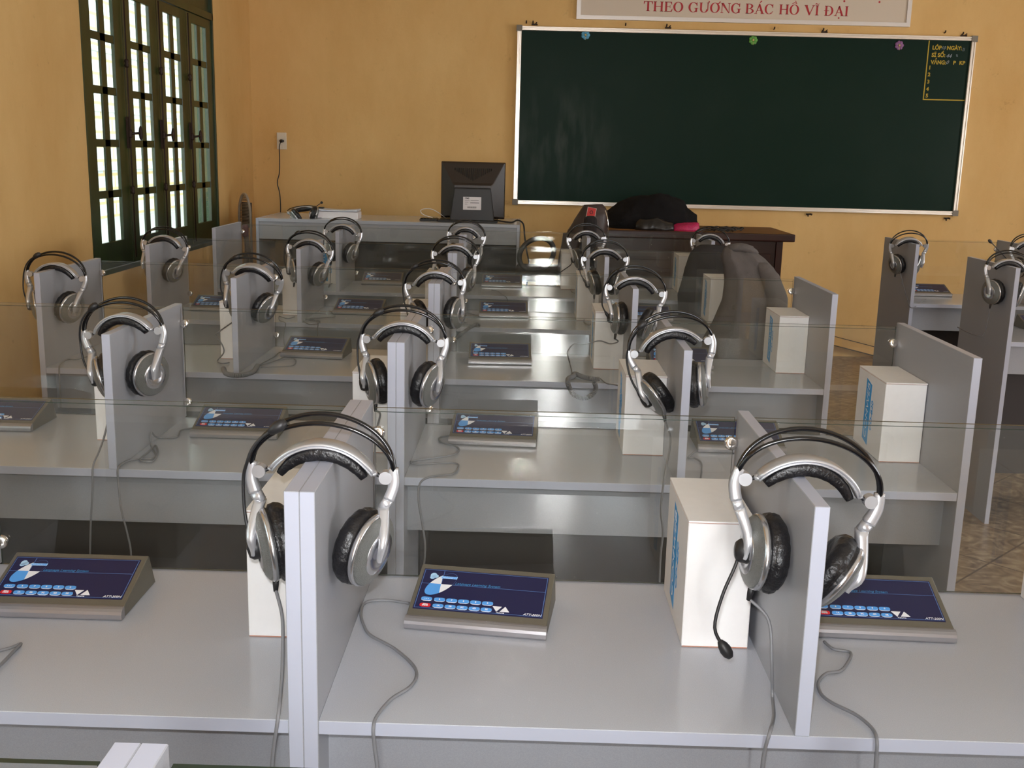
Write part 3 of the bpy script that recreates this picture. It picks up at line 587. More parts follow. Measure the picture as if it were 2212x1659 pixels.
console('dark blue console on the third row beside a coiled grey cord, left half', -.546, 2.262, -4)
console('dark blue console on the third row right of the twin panels', .073, 2.232, 2)
console('dark blue console on the third row hidden behind a headset, right half', .87, 2.246, 0, True)
console('dark blue console on the fourth row at the far left by the window', -1.14, 3.204, 0)
console('dark blue console on the fourth row between left divider and twin panels', -.549, 3.219, -2)
console('dark blue console on the fourth row just right of the twin panels', .060, 3.245, 2)
console('dark blue console on the fourth row beside the grey jacket', .87, 3.25, 0, True)
console('dark blue console on the fifth row left of the twin panels', -.587, 4.24, 1)
console('dark blue console on the fifth row right of the twin panels', .026, 4.274, 1)
console('dark console with loose cord on the far desk across the aisle', 2.463, 4.374, 0, True)
console('dark console at the right picture edge on the nearer desk across the aisle', 2.36, 3.28, 0)

# ---------------------------------------------------------------- white cartons
BW, BD, BH = .0935, .20, .187
m = MB(); m.box(0, BW, 0, BD, 0, BH-.0035); CT = {'body': m.mesh('body', [CARD], .0012)}
m = MB(); m.box(-.0004, BW+.0004, -.0008, BD, BH-.0035, BH-.0022, 1); m.box(-.0002, BW+.0002, -.0012, BD, BH-.0022, BH, 0); CT['lid'] = m.mesh('lid', [CARD, CARDT], .0003)
m = MB(); Tm = Matrix(((0, 0, -1, 0), (0, 1, 0, 0), (1, 0, 0, 0), (0, 0, 0, 1)))   # text x -> +z, text y -> +y, out of the face -> -x
m.prism([(.014, .094), (.160, .094), (.170, .134), (.024, .134)], .0001, .0003, 'z', 0, Tm)
m.text('COMWEB', .025, Tm @ Matrix.Translation((.092, .1140, .0006)), 1, .3, sx=1.22, bold=-.00035, thick=.0002)
m.text('CD-820', .019, Tm @ Matrix.Translation((.088, .080, .0004)), 0, .2, sx=1.15, bold=.0004, thick=.0002)
CT['print'] = m.mesh('printed_logo', [LOGO, CARD])
m = MB(); m.box(.001, BW-.001, -.0004, .002, 0, .0015); CT['foot'] = m.mesh('bottom_flap', [CARDT])
def carton(label, x, y, rz=0, z=TZ+.0005):
    t = thing('white_carton', label, 'box', (x, y, z), (0, 0, R(rz)), 'white cartons standing on the desks')
    for k, n_ in (('body', 'body'), ('lid', 'lid'), ('print', 'printed_logo'), ('foot', 'bottom_flap')): link(n_, CT[k], t)
    return t
carton('white carton behind the left headset, against the twin panels of the nearest row', -.123, .222)
carton('tall white carton left of the headset with its microphone down, nearest row', .487, .231)
carton('white carton cut by the right picture edge on the nearest row', 1.060, .247)
carton('white carton almost hidden behind the left divider of the second row', -.732, 1.21)
carton('white carton behind the middle headset of the second row, left of the twin panels', -.130, 1.17)
carton('white carton with blue side print in front of the right headset of the second row', .487, 1.212)
carton('white carton with the clearest blue lettering, at the right end of the second row', 1.077, 1.213)
carton('white carton wrapped by a looping cord behind the left divider of the third row', -.728, 2.214)
carton('white carton with pinkish top left of the third row twin panels', -.145, 2.20)
carton('white carton under the right headset of the third row', .477, 2.212)
carton('white carton at the right end of the third row, blue print on its side', 1.068, 2.228)
carton('white carton left of the left divider on the fourth row', -.745, 3.17)
carton('white carton left of the fourth row twin panels', -.160, 3.18)
carton('white carton under the right headset of the fourth row', .466, 3.235)
carton('white carton partly covered by the grey jacket on the fourth row', 1.016, 3.245)
carton('white carton turned print side forward on the fifth row, left part', -.662, 4.23, 90)
carton('white carton below the dark brown jacket on the fifth row', .430, 4.262)
carton('white carton in front of the dark desk at the right end of the fifth row', 1.022, 4.258)

# ---------------------------------------------------------------- headsets
HC = {}
def cupT(s_, hw, cup):
    yw, tl = R(cup[0 if s_ < 0 else 1]), R(cup[2 if s_ < 0 else 3])
    n_ = V((s_*cos(yw)*cos(tl), -sin(yw), -sin(tl))).normalized(); up = (V((0, 0, 1))-n_*n_.z).normalized(); rt = up.cross(n_)
    M_ = Matrix((rt, up, n_)).transposed().to_4x4(); M_ = M_ @ Matrix.Diagonal((1.05, 1.05, 1, 1)); M_.translation = V((s_*(hw+.003+.05*sin(yw)*.85+.05*max(0, sin(tl)-.16)*.8), -.004, -.108)); return M_
def headset_meshes(hw, mic, cup=(23, 23, 9, 9)):
    k = (hw, mic, cup)
    if k in HC: return HC[k]
    d = {}
    el = lambda a, g=1.: (.0905*g*cos(a), -.014+.066*g*sin(a))
    for nm, sg_ in (('wire_a', -1), ('wire_b', 1)):
        m = MB(); pts = []
        for i in range(33):
            a = pi*i/32; x, z = el(a); pts.append((x, sg_*(.002+.0095*sin(a)**.8) if 0 < i < 32 else sg_*.002, z+sg_*(.0035*sin(a))))
        m.tube(pts, .0031, 8); d[nm] = ('head_wire', m.mesh('head_wire', [BLKG]))
    Rb = .078; band = []
    for i in range(25):
        a = R(-57+114*i/24); band.append((Rb*sin(a), 0, .021-Rb*(1-cos(a))))
    w_ = [.018+.014*sin(pi*i/24)**.5 for i in range(25)]
    m = MB(); m.ribbon(band, w_, .0045); 
    m.ribbon([(x*.97, 0, z-.0035) for x, _, z in band], [q*.92 for q in w_], .003); d['band'] = ('headband', m.mesh('headband', [SILV2]))
    m = MB(); pad = [(p[0]*.87, 0, p[2]-.0125) for p in band[1:-1]]
    m.ribbon(pad, [q*.86*(.6+.4*sin(pi*(i+1)/24)**.4) for i, q in enumerate(w_[1:-1])], [.005+.012*sin(pi*(i+1)/24)**.5+.0006*sin(i*2.4) for i in range(23)]); d['pad'] = ('headband_pad', m.mesh('headband_pad', [BLK]))
    for s_, nm in ((-1, 'L'), (1, 'R')):
        m = MB(); e = band[0 if s_ < 0 else -1]; m.tube([e, (s_*.073, 0, e[2]-.005), (s_*.084, 0, -.028)], [.0035, .0025, .0022], 8, 0)
        m.ball((e[0], 0, e[2]-.001), (.005, .008, .004), 1, 6); d['link'+nm] = ('elastic_link', m.mesh('elastic_link', [BLKP, SILV2]))
    for s_, nm in ((-1, 'L'), (1, 'R')):
        Tc = cupT(s_, hw, cup); oc = Tc @ V((0, 0, .0465)); ot = Tc @ V((0, .030, .0465)); ob = Tc @ V((0, -.006, .0475))
        m = MB(); pts = spline([(s_*.090, 0, -.008), (s_*.0915, 0, -.028), (s_*.0855, -.001, -.048)], 5)
        m.ribbon(pts, [.011+.006*i/len(pts) for i in range(len(pts))], [.0115+.003*i/len(pts) for i in range(len(pts))])
        m.ribbon([(s_*.0855, -.001, -.048), (s_*.078, -.003, -.060)], .0145, .0125)
        pts = spline([(s_*.079, -.002, -.058), tuple(ot.lerp(oc, .25)), tuple(oc), tuple(ob)], 6)
        m.ribbon(pts, [.016+.016*min(1, i/8) for i in range(len(pts))], [.014-.009*i/len(pts) for i in range(len(pts))])
        m.lathe([(.0, -.0065), (.0085, -.0065), (.0085, .0065), (0, .0065)], 18, smooth=False, T=Matrix.Translation((s_*.0805, 0, -.020)) @ Matrix.Rotation(R(90), 4, 'X'))
        d['arm'+nm] = ('arm', m.mesh('arm', [SILV2]))
        m = MB(); prof = [(.018, .006), (.026, .0015), (.034, 0), (.041, .0015), (.0465, .007), (.0485, .014), (.047, .0215), (.043, .024), (.0445, .0255), (.0445, .029), (.02, .029)]
        m.lathe(prof, 64, 0, Tc)
        for i in range(len(m.v)):
            q = i//64; 
            if 3 <= q <= 6:
                j = i % 64; c = Tc.translation; r_ = 1+.013*sin(j*2*pi*16/64)+.008*sin(j*2*pi*23/64+1); p = V(m.v[i])-c; n_ = Tc.to_3x3() @ V((0, 0, 1)); h = p.dot(n_); m.v[i] = tuple(c+n_*h+(p-n_*h)*r_)
        d['pad'+nm] = ('ear_pad', m.mesh('ear_pad', [BLK]))
        m = MB(); m.lathe([(.020, .0275), (.0455, .0275), (.0465, .029), (.0462, .0325), (.0445, .035)], 40, 0, Tc)
        m.lathe([(.0443, .0349), (.042, .038), (.037, .041), (.030, .0433), (.0285, .0437)], 40, 1, Tc); m.lathe([(.0285, .0431), (.0275, .0443), (.018, .0449), (.017, .0443), (.0, .0447)], 40, 0, Tc)
        d['shell'+nm] = ('ear_shell', m.mesh('ear_shell', [SILV, MESHM]))
    Tc = cupT(-1, hw, cup)
    m = MB(); b0 = Tc @ V((0, -.044, .028)); m.tube([b0, b0+V((0, 0, -.010)), b0+V((0, 0, -.020))], [.0048, .0042, .003], 8); d['relief'] = ('strain_relief', m.mesh('strain_relief', [BLKP])); d['_cord'] = b0+V((0, 0, -.018))
    if mic != 'none':
        m = MB(); m.lathe([(0, .042), (.0135, .042), (.015, .044), (.0145, .051), (.011, .056), (0, .058)], 20, 0, Tc); pv = Tc @ V((0, 0, .051))
        if mic == 'down': path = [pv, pv+V((-.003, -.004, -.022)), pv+V((-.012, -.012, -.06)), pv+V((-.014, -.02, -.10)), pv+V((.002, -.024, -.122))]
        elif mic == 'out': path = [pv, pv+V((-.008, -.006, -.022)), pv+V((-.045, -.03, -.045)), pv+V((-.07, -.04, -.06))]
        elif mic == 'high': path = [pv, pv+V((-.02, -.01, .025)), pv+V((-.085, -.02, .085)), pv+V((-.135, -.02, .130))]
        else: path = [pv, (-.096, -.012, -.075), (-.099, -.008, -.030)]+[(el(pi-a, 1.03)[0], -.013, el(pi-a, 1.03)[1]) for a in (.15, .4, .65, .9)]
        P = spline(path, 5); m.tube(P, [.0048]*3+[.0022]*(len(P)-3), 8)
        dd = (P[-1]-P[-3]).normalized(); u = dd.orthogonal().normalized(); Mm = Matrix((u, dd.cross(u), dd)).transposed().to_4x4(); Mm.translation = P[-1]
        m.lathe([(0, -.010), (.0035, -.009), (.0065, -.003), (.0078, .004), (.007, .011), (.004, .016), (0, .017)], 14, 0, Mm)
        d['mic'] = ('microphone_boom', m.mesh('microphone_boom', [BLKP]))
    HC[k] = d; return d
def world_child(m, name, mats, t):
    o = m.obj(name, mats, t); bpy.context.view_layer.update(); o.matrix_parent_inverse = t.matrix_basis.inverted(); return o
def headset(label, row, px, mic='up', y=.12, roll=0, pitch=0, yaw=0, hw=.009, dz=0, cord='default', base=None, coil=None, cup=(23, 23, 9, 9)):
    X, Y = base if base else (XS[row]+px, YS[row])
    d = headset_meshes(hw, mic, cup); loc = V((X+.0019*roll, Y+y, PZ+.002+dz))
    t = thing('headset', label, 'headset', loc, (R(pitch), R(roll), R(yaw)), 'silver and black headsets hung on the panels')
    for k, v_ in d.items():
        if k[0] != '_': link(v_[0], v_[1], t)
    Mt = Matrix.Translation(loc) @ Euler((R(pitch), R(roll), R(yaw))).to_matrix().to_4x4(); st = Mt @ d['_cord']
    if cord == 'default':
        s_ = -1 if px <= 0 else 1
        pts = [st, st+V((-.002, .0, -.05)), V((st.x-.008, st.y+.01, TZ+.012)), V((st.x-.02, st.y+.03, TZ+.0035)), V((st.x-.03, st.y+.12, TZ+.0035)), V((st.x-.02, st.y+.24, TZ+.0035))]
        m = MB(); m.tube(spline(pts, 4), .0020, 6); world_child(m, 'cord', [CORD], t)
    elif cord:
        pts = [V(p) for p in CORDS[cord]]; 
        if cord[0] == 'h' and (pts[0]-st).length < .12: pts = [st]+pts[1:]
        m = MB(); m.tube(spline(pts, 6), .0022, 8); world_child(m, 'cord', [CORD], t)
    if coil: world_child(coil_mb(CORDS[coil]), 'coiled_cord', [CORD], t)
    return t
def coil_mb(pts, rad=.0058, pitch_=.0042, wire=.0021):
    P = spline([V(p) for p in pts], 8); m = MB(); L = [0]
    for a, b in zip(P, P[1:]): L.append(L[-1]+(b-a).length)
    n = int(L[-1]/pitch_*9); out = []; i = 0; u = None
    for k in range(n+1):
        s_ = L[-1]*k/n
        while i < len(P)-2 and L[i+1] < s_: i += 1
        f = (s_-L[i])/max(1e-9, L[i+1]-L[i]); c = P[i].lerp(P[i+1], min(1, f)); dd = (P[i+1]-P[i]).normalized()
        if u is None: u = dd.orthogonal().normalized()
        u = (u-dd*u.dot(dd)).normalized(); w_ = dd.cross(u); a = 2*pi*k/9; out.append(c+u*(cos(a)*rad)+w_*(sin(a)*rad))
    m.tube(out, wire, 5); return m
def loose_cord(label, key, r_=.0022, coil=None, group='loose console cords on the desks'):
    m = MB(); m.tube(spline([V(p) for p in CORDS[key]], 6), r_, 8); o = m.obj('console_cord', [CORD]); tag(o, label, 'cable', group); return o
TW = .018
headset('large headset on the twin panels of the nearest row, microphone folded along its bands', 1, 0, 'up', .13, 1.5, hw=TW, cord='h1T')
headset('large tilted headset with its microphone boom hanging down beside the nearest white carton', 1, .6, 'down', .12, 9, cord='h1M2', cup=(5, 14, 4, 26))
headset('headset on the left divider of the second row, left of the nearest twin panels', 2, -.6, 'up', .125, -6, yaw=-6, cord='h2M1')
headset('headset on the twin panels in the middle of the second row', 2, 0, 'up', .12, 1.5, hw=TW, cord='h2T')
headset('headset leaning steeply to the left on the right divider of the second row', 2, .6, 'up', .13, -12, cord='h2M2', cup=(12, 12, 22, 4))
headset('headset on the full-height end panel at the far left of the third row', 3, -1.191, 'up', .12, 4, dz=-.006, cord='h3E0')
headset('headset tipped forward on the left divider of the third row', 3, -.6, 'up', .17, 9, pitch=14, cord='h3M1', coil='h3M1coil')
headset('headset on the twin panels of the third row', 3, 0, 'up', .12, -6, hw=TW, cord='default')
headset('headset on the right divider of the third row above a coiled cord', 3, .6, 'up', .10, 6, cord='h3M2', coil='h3M2coil', cup=(8, 16, 5, 16))
headset('headset on the left end panel of the fourth row below the window', 4, -1.191, 'none', .17, 8)
headset('headset on the left divider of the fourth row', 4, -.6, 'up', .17, 7, cord='h4M1')
headset('headset on the twin panels of the fourth row', 4, 0, 'none', .10, 3, hw=TW, coil='h4Tcoil')
headset('headset on the right divider of the fourth row left of the grey jacket', 4, .6, 'up', .10, -1, cup=(10, 16, 12, 9))
headset('headset on the left divider of the fifth row', 5, -.6, 'none', .12, 4)
headset('headset on the twin panels of the fifth row below the monitor', 5, 0, 'none', .14, 6, hw=TW)
headset('headset with its boom sticking out low left, on the right divider of the fifth row', 5, .6, 'out', .14, -3, cup=(10, 16, 12, 9))
headset('headset on the right end panel of the fifth row in front of the dark desk', 5, 1.191, 'none', .13, 5)
headset('headset on the far desk across the aisle with cord looping to its console', 5, 0, 'none', .12, -1, pitch=12, base=(2.149, 4.07), cord='r5')
headset('headset with its boom sticking up, behind the one at the right picture edge', 5, 0, 'high', .12, 0, base=(2.74, 4.07))
headset('headset on the nearer desk across the aisle, cut by the right picture edge', 4, 0, 'none', .10, 5, base=(2.149, 2.98))
loose_cord('grey cord looping before the middle console of the nearest row', 'd1T')
loose_cord('grey cord winding off the right part of the nearest desk', 'd1M2')
loose_cord('short doubled grey cord at the left edge of the nearest desk', 'h1M1')
loose_cord('tangled grey cord left of the second row left console, running off the desk', 'd2M1')
loose_cord('thin grey cord snaking in front of the middle console of the second row', 'd2T')
loose_cord('short grey cord left of the second row console behind glass', 'd2M2')
loose_cord('loops of grey cord in front of the left console of the third row', 'd3M1', .0018)
loose_cord('cord end between the coiled cord and a carton on the third row', 'd3M2')
loose_cord('looped grey cord in front of the left console of the fourth row', 'd4M1', .0018)
loose_cord('loop of thin cord by the fourth row twin panels', 'd4Tb', .0018)
loose_cord('short cord hanging off the fifth row desk', 'd5T', .0018)

# ---------------------------------------------------------------- teacher's corner
DZ = .035
tt = thing('teacher_desk', 'pale grey teacher desk carrying the monitor, with a dark opening under its top', 'desk', (-1.40, 5.35, DZ))
def lp(m, name, mats, par=tt, bev=.001): return m.obj(name, mats, par, bev)
W_, D_, H_ = 1.605, .62, 1.0-DZ
m = MB(); m.box(.018, W_-.018, 0, D_, H_-.02, H_); lp(m, 'top', LAM)
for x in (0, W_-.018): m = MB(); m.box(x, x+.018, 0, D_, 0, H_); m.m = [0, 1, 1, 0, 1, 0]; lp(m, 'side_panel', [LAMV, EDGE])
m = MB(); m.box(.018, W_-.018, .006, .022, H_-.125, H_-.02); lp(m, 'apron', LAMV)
m = MB(); m.box(.018, W_-.018, .40, .416, .12, H_-.02); lp(m, 'modesty_panel', mat('dark_back_board', (50, 44, 44)))
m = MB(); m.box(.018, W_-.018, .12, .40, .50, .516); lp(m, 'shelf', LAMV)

# monitor seen from behind
mo = thing('computer_monitor', 'dark flat monitor seen from behind with a white sticker, on the teacher desk', 'monitor', (-.095, 5.60, 1.0))
MON = mat('brown_black_plastic', (46, 36, 30), .38, spec=.5)
m = MB(); hx, z0, z1 = .198, .018, .362
def ringv(f, y, zz0, zz1, fx): return [(-fx, y, zz0), (fx, y, zz0), (fx, y, zz1), (-fx, y, zz1)]
rings = [ringv(0, .030, z0, z1, hx), ringv(0, .0, z0-.002, z1+.002, hx+.002), ringv(0, -.012, z0+.004, z1-.004, hx-.004), ringv(0, -.052, .03, .235, .128), ringv(0, -.062, .05, .222, .112)]
vs = [p for r_ in rings for p in r_]; fs = [(0, 1, 2, 3)[::1]]
for i in range(len(rings)-1):
    for j in range(4): fs.append((i*4+j, (i+1)*4+j, (i+1)*4+(j+1) % 4, i*4+(j+1) % 4))
fs.append(tuple(16+j for j in (3, 2, 1, 0))); m.add(vs, fs); m.obj('housing', MON, mo, .006, 2)
m = MB(); m.box(-hx+.016, hx-.016, .029, .032, z0+.016, z1-.016); m.obj('screen', BLKG, mo)
m = MB()
for k in range(-9, 10):
    if abs(k) > 9: continue
    x = k*.0125; L_ = .075*(1-abs(k)/11); zt = .318-.0; 
    z_t = .325; z_b = z_t-L_
    f = lambda z: -.012-(.358-z)/(.358-.245)*.040-.0015
    m.add([(x-.0022, f(z_t), z_t), (x+.0022, f(z_t), z_t), (x+.0022, f(z_b), z_b), (x-.0022, f(z_b), z_b), (x-.0022, f(z_t)+.004, z_t), (x+.0022, f(z_t)+.004, z_t), (x+.0022, f(z_b)+.004, z_b), (x-.0022, f(z_b)+.004, z_b)], [(0, 1, 2, 3), (0, 4, 5, 1), (3, 2, 6, 7), (0, 3, 7, 4), (1, 5, 6, 2)])
m.obj('vent_slots', BLKG, mo)
m = MB(); 
vs = [(-.092, -.100, -.0), (.092, -.100, 0), (.070, -.088, .155), (-.070, -.088, .155), (-.10, -.03, 0), (.10, -.03, 0), (.080, -.055, .215), (-.080, -.055, .215), (-.078, -.080, .21), (.078, -.080, .21)]
vs = [(-.140, -.098, .0), (.140, -.098, 0), (.113, -.086, .205), (-.113, -.086, .205), (-.140, -.035, 0), (.140, -.035, 0), (.113, -.045, .209), (-.113, -.045, .209)]
m.add(vs, [(0, 1, 2, 3), (1, 5, 6, 2), (5, 4, 7, 6), (4, 0, 3, 7), (3, 2, 6, 7), (0, 4, 5, 1)]); m.obj('stand', BLKP, mo, .006, 2)
m = MB(); yf = lambda z: -.098+.012*z/.213-.0012
m.box(-.034, .080-.002, -.001, .0, .074, .152); 
for i, p in enumerate(m.v): m.v[i] = (p[0]-.022, yf(p[2])+p[1], p[2])
k0 = len(m.v)
Tk = Matrix.Translation((-.045, yf(.143)-.0015, .143)) @ Matrix.Rotation(R(90), 4, 'X'); m.text('CMS', .014, Tk, 1, align='LEFT', bold=.0004)
for (x, z, w1, h1) in ((-.045, .128, .03, .002), (-.045, .120, .022, .002), (-.010, .130, .05, .0025), (-.012, .115, .055, .003), (-.045, .108, .016, .002)): m.box(x, x+w1, yf(z)-.0022, yf(z)-.001, z, z+h1, 1)
for k in range(14): m.box(-.028+k*.004, -.0262+k*.004-(k % 3)*.0004, yf(.09)-.0022, yf(.09)-.001, .084, .094, 1)
m.obj('sticker', [mat('paper_sticker', (226, 220, 222), .6), BLKP], mo)
m = MB(); m.box(-.21, .16, -.16, .05, 0, .012); m.obj('base', BLKP, mo, .004)
t = thing('keyboard', 'thin black keyboard edge lying left of the monitor on the teacher desk', 'keyboard', (-.36, 5.50, 1.0))
# (only its rear edge shows above the desk top)
m = MB(); m.box(-.06, .05, 0, .12, 0, .012); m.obj('body', BLKP, t, .003)
m = MB()
for i in range(5):
    for j in range(5): m.box(-.055+i*.02, -.055+i*.02+.017, .01+j*.021, .01+j*.021+.017, .012, .016)
m.obj('keys', BLKG, t, .001)
def cable(name, label, pts, r_, mt, cat='cable', k=6):
    m = MB(); m.tube(spline(pts, k), r_, 8); return tag(m.obj(name, mt), label, cat)
cable('white_cable', 'thin white cable arching up left of the monitor', [(-.34, 5.52, 1.018), (-.40, 5.50, 1.04), (-.41, 5.5, 1.065), (-.37, 5.5, 1.075), (-.33, 5.52, 1.065), (-.28, 5.56, 1.03), (-.26, 5.62, 1.008)], .0022, mat('white_cable', (215, 210, 205), .5))
cable('monitor_cable', 'black cable running from the monitor off the right end of the teacher desk', [(.07, 5.50, 1.012), (.15, 5.47, 1.006), (.19, 5.44, 1.022), (.225, 5.42, 1.0), (.235, 5.41, .93), (.25, 5.4, .84), (.27, 5.4, .74), (.255, 5.4, .62), (.25, 5.4, .4), (.24, 5.4, .04)], .005, BLKP)
# headset lying on the teacher desk
d = headset_meshes(.018, 'high')
t = thing('headset', 'headset lying on its side on the left of the teacher desk, boom pointing up right', 'headset', (-1.16, 5.55, 1.045), (R(82), R(8), R(200)))
for k, v_ in d.items():
    if k[0] != '_' and k != 'mic': link(v_[0], v_[1], t)
m = MB(); m.tube(spline([(-1.10, 5.5, 1.03), (-1.08, 5.49, 1.055), (-1.03, 5.48, 1.09)], 5), .0022, 8); m.ball((-1.022, 5.48, 1.096), (.009, .007, .008), n=6); world_child(m, 'microphone_boom', [BLKP], t)
m = MB(); m.tube(spline([(-1.10, 5.48, 1.04), (-1.085, 5.46, 1.01), (-1.07, 5.45, 1.004), (-1.02, 5.46, 1.004)], 5), .002, 6); world_child(m, 'cord', [CORD], t)
t = thing('network_box', 'low white box with a bowed lid on the teacher desk left of the monitor', 'box', (-1.05, 5.46, 1.0))
m = MB(); m.box(0, .255, 0, .14, 0, .044); m.box(-.05, .02, .02, .14, 0, .036); m.obj('body', mat('white_plastic', (225, 220, 222), .45), t, .003)
m = MB(); m.prism([(.0, .047)]+[(.0+.25*i/10, .058-.006*sin(pi*i/10)) for i in range(11)]+[(.25, .047)], -.006, .15, 'y'); m.obj('lid', mat('pale_blue_white', (212, 218, 232), .4), t, .001)
m = MB(); m.box(-.01, .03, .06, .10, .058, .066); m.obj('latch', BLKP, t, .002)

# dark wooden desk
dd = thing('wooden_desk', 'dark reddish brown wooden desk piled with coats below the chalkboard', 'desk', (.55, 5.12, DZ))
WOOD = mat('dark_red_wood', (44, 14, 10), .32, nscale=4, namp=.45, stretch=(1, 8, 1), spec=.5)
WOODT = mat('worn_wood_top', (150, 104, 54), .38, nscale=5, namp=.4, stretch=(1, 6, 1))
H2 = 1.0-DZ
m = MB(); m.box(0, 1.265, 0, .62, H2-.045, H2); m.m = [0, 1, 0, 0, 0, 0]; m.obj('top', [WOOD, WOODT], dd, .008, 2)
for x in (.05, 1.165): m = MB(); m.box(x, x+.04, .04, .58, 0, H2-.045); m.obj('side_panel', WOOD, dd, .003)
m = MB(); m.box(.09, 1.165, .05, .07, .12, H2-.045); m.obj('front_panel', WOOD, dd, .002)
for x in (.12, .66): m = MB(); m.box(x, x+.48, .042, .05, .2, H2-.12); m.box(x+.05, x+.43, .038, .042, .25, H2-.17); m.obj('raised_panel', WOOD, dd, .003)
# organic shapes
def loft(secs, n=28, amp=0., fr=6., seed=0, smooth=True, fold=0., nf=9):   # secs: (centre, half-x, half-y) stacked along z, superelliptic
    m = MB(); vs = []; fs = []; N = len(secs)
    for i, (c, a, b) in enumerate(secs):
        for j in range(n):
            t_ = 2*pi*j/n; cs, sn = cos(t_), sin(t_); g = 1+fold*sin(nf*t_+seed)*(i/(N-1))
            p = V((c[0]+a*g*math.copysign(abs(cs)**.75, cs), c[1]+b*g*math.copysign(abs(sn)**.75, sn), c[2]))
            q = noise.noise_vector(p*fr+V((seed, 0, 0)))*amp; vs.append(p+q)
    for i in range(N-1):
        for j in range(n): fs.append((i*n+j, i*n+(j+1) % n, (i+1)*n+(j+1) % n, (i+1)*n+j))
    fs.append(tuple(range(n))[::-1]); fs.append(tuple((N-1)*n+j for j in range(n)))
    m.add(vs, fs, 0, smooth); return m
def interp(tab, x):
    for (a, b) in zip(tab, tab[1:]):
        if x <= b[0]:
            f = (x-a[0])/(b[0]-a[0]); f = max(0, min(1, f)); return [a[k]+(b[k]-a[k])*f for k in range(1, len(a))]
    return list(tab[-1][1:])
def heap(x0, x1, tab, yc, hy, zb, amp, fr, seed, nx=48, n=26):   # heap lying on zb whose crest follows tab (x, top)
    m = MB(); vs = []; fs = []
    for i in range(nx+1):
        x = x0+(x1-x0)*i/nx; zt, = interp(tab, x); e = sin(pi*min(1, max(.0, i/nx)))**.35 if 0 < i < nx else .02
        for j in range(n):
            t_ = pi*j/(n-1); z = zb+(zt-zb)*sin(t_)**.8*(1 if 0 < i < nx else .05); y = yc-hy*e*cos(t_)
            p = V((x, y, z)); q = noise.noise_vector(p*fr+V((seed, 1, 2)))*amp; q += noise.noise_vector(p*fr*2.7+V((seed, 5, 2)))*amp*.4
            if j in (0, n-1): q = V((q.x, q.y, 0))
            p = p+q; p.z = max(p.z, zb); vs.append(p)
    for i in range(nx):
        for j in range(n-1): a = i*n+j; fs.append((a, a+1, a+n+1, a+n))
        fs.append((i*n+n-1, i*n, (i+1)*n, (i+1)*n+n-1))
    m.add(vs, fs, 0, True); return m
BLKCLOTH = mat('black_wool', (20, 18, 19), .9, spec=.2, bump=.8, bscale=160)
m = heap(.70, 1.28, [(.70, 1.03), (.74, 1.09), (.80, 1.155), (.9, 1.185), (1.0, 1.205), (1.1, 1.20), (1.19, 1.17), (1.215, 1.12), (1.28, 1.085)], 5.42, .20, 1.0, .022, 9, 3)
tag(m.obj('black_coat', BLKCLOTH), 'heap of black coat lying on the dark desk in front of the chalkboard edge', 'coat')
m = heap(.88, 1.12, [(.86, 1.02), (.92, 1.06), (1.02, 1.075), (1.12, 1.04)], 5.20, .06, 1.0, .012, 14, 9, 24, 18)
tag(m.obj('leather_bag', mat('black_leather', (26, 22, 22), .35, bump=.5, bscale=60)), 'black leather bag in front of the black coat on the dark desk', 'bag')
m = heap(1.095, 1.27, [(1.09, 1.01), (1.12, 1.035), (1.18, 1.05), (1.26, 1.05), (1.28, 1.02)], 5.22, .07, 1.0, .006, 16, 5, 24, 18)
tag(m.obj('pink_pouch', mat('magenta_sequins', (198, 34, 96), .35, nscale=240, namp=.5, bump=.8, bscale=240)), 'bright magenta glittery pouch at the right foot of the black coat', 'pouch')
m = MB(); rnd = random.Random(4)
for q in range(6):
    cx, cy = 1.42+rnd.uniform(-.04, .06), 5.22+rnd.uniform(-.05, .05); a, b = rnd.uniform(.04, .08), rnd.uniform(.03, .06)
    m.tube([(cx+a*cos(2*pi*i/26+q), cy+b*sin(2*pi*i/26+q), 1.005+.012*abs(sin(q+i*.9))+.004*q/2) for i in range(26)], .0032, 6, closed=True)
m.tube(spline([(1.36, 5.2, 1.01), (1.30, 5.16, 1.006), (1.27, 5.12, 1.004), (1.25, 5.105, .98), (1.25, 5.10, .9)], 5), .0032, 6)
tag(m.obj('cable_tangle', BLKP), 'tangle of thin black cable on the dark desk right of the magenta pouch', 'cable')

# brown quilted jacket over an office chair between the two front desks
PLAST = mat('chair_black', (24, 23, 24), .4)
ch = thing('office_chair', 'black office chair with a big loop armrest between the two front desks', 'chair', (.36, 4.86, 0), (0, 0, 0))
m = MB(); 
m.tube([(-.055+.092*cos(a)+.02*sin(a), -.16, .885+.088*sin(a)) for a in [2*pi*i/40 for i in range(40)]], .014, 8, closed=True)
m.tube([(-.05, -.16, .80), (-.03, -.14, .77)], .014, 8); m.obj('armrest', PLAST, ch)
m = MB(); m.box(-.17, .26, -.20, .24, .735, .795); m.obj('seat', mat('dark_chair_fabric', (38, 32, 32), .9), ch, .03, 3)
m = MB(); m.box(.20, .27, -.18, .22, .80, 1.10); m.obj('backrest', mat('dark_chair_fabric', (38, 32, 32), .9), ch, .03, 3)
m = MB(); m.tube([(.04, .02, .08), (.04, .02, .735)], .025, 12)
m.tube([(.2, .02, .72), (.28, .02, .72), (.29, .02, .85)], .015, 8); m.obj('gas_column', BLKP, ch)
m = MB()
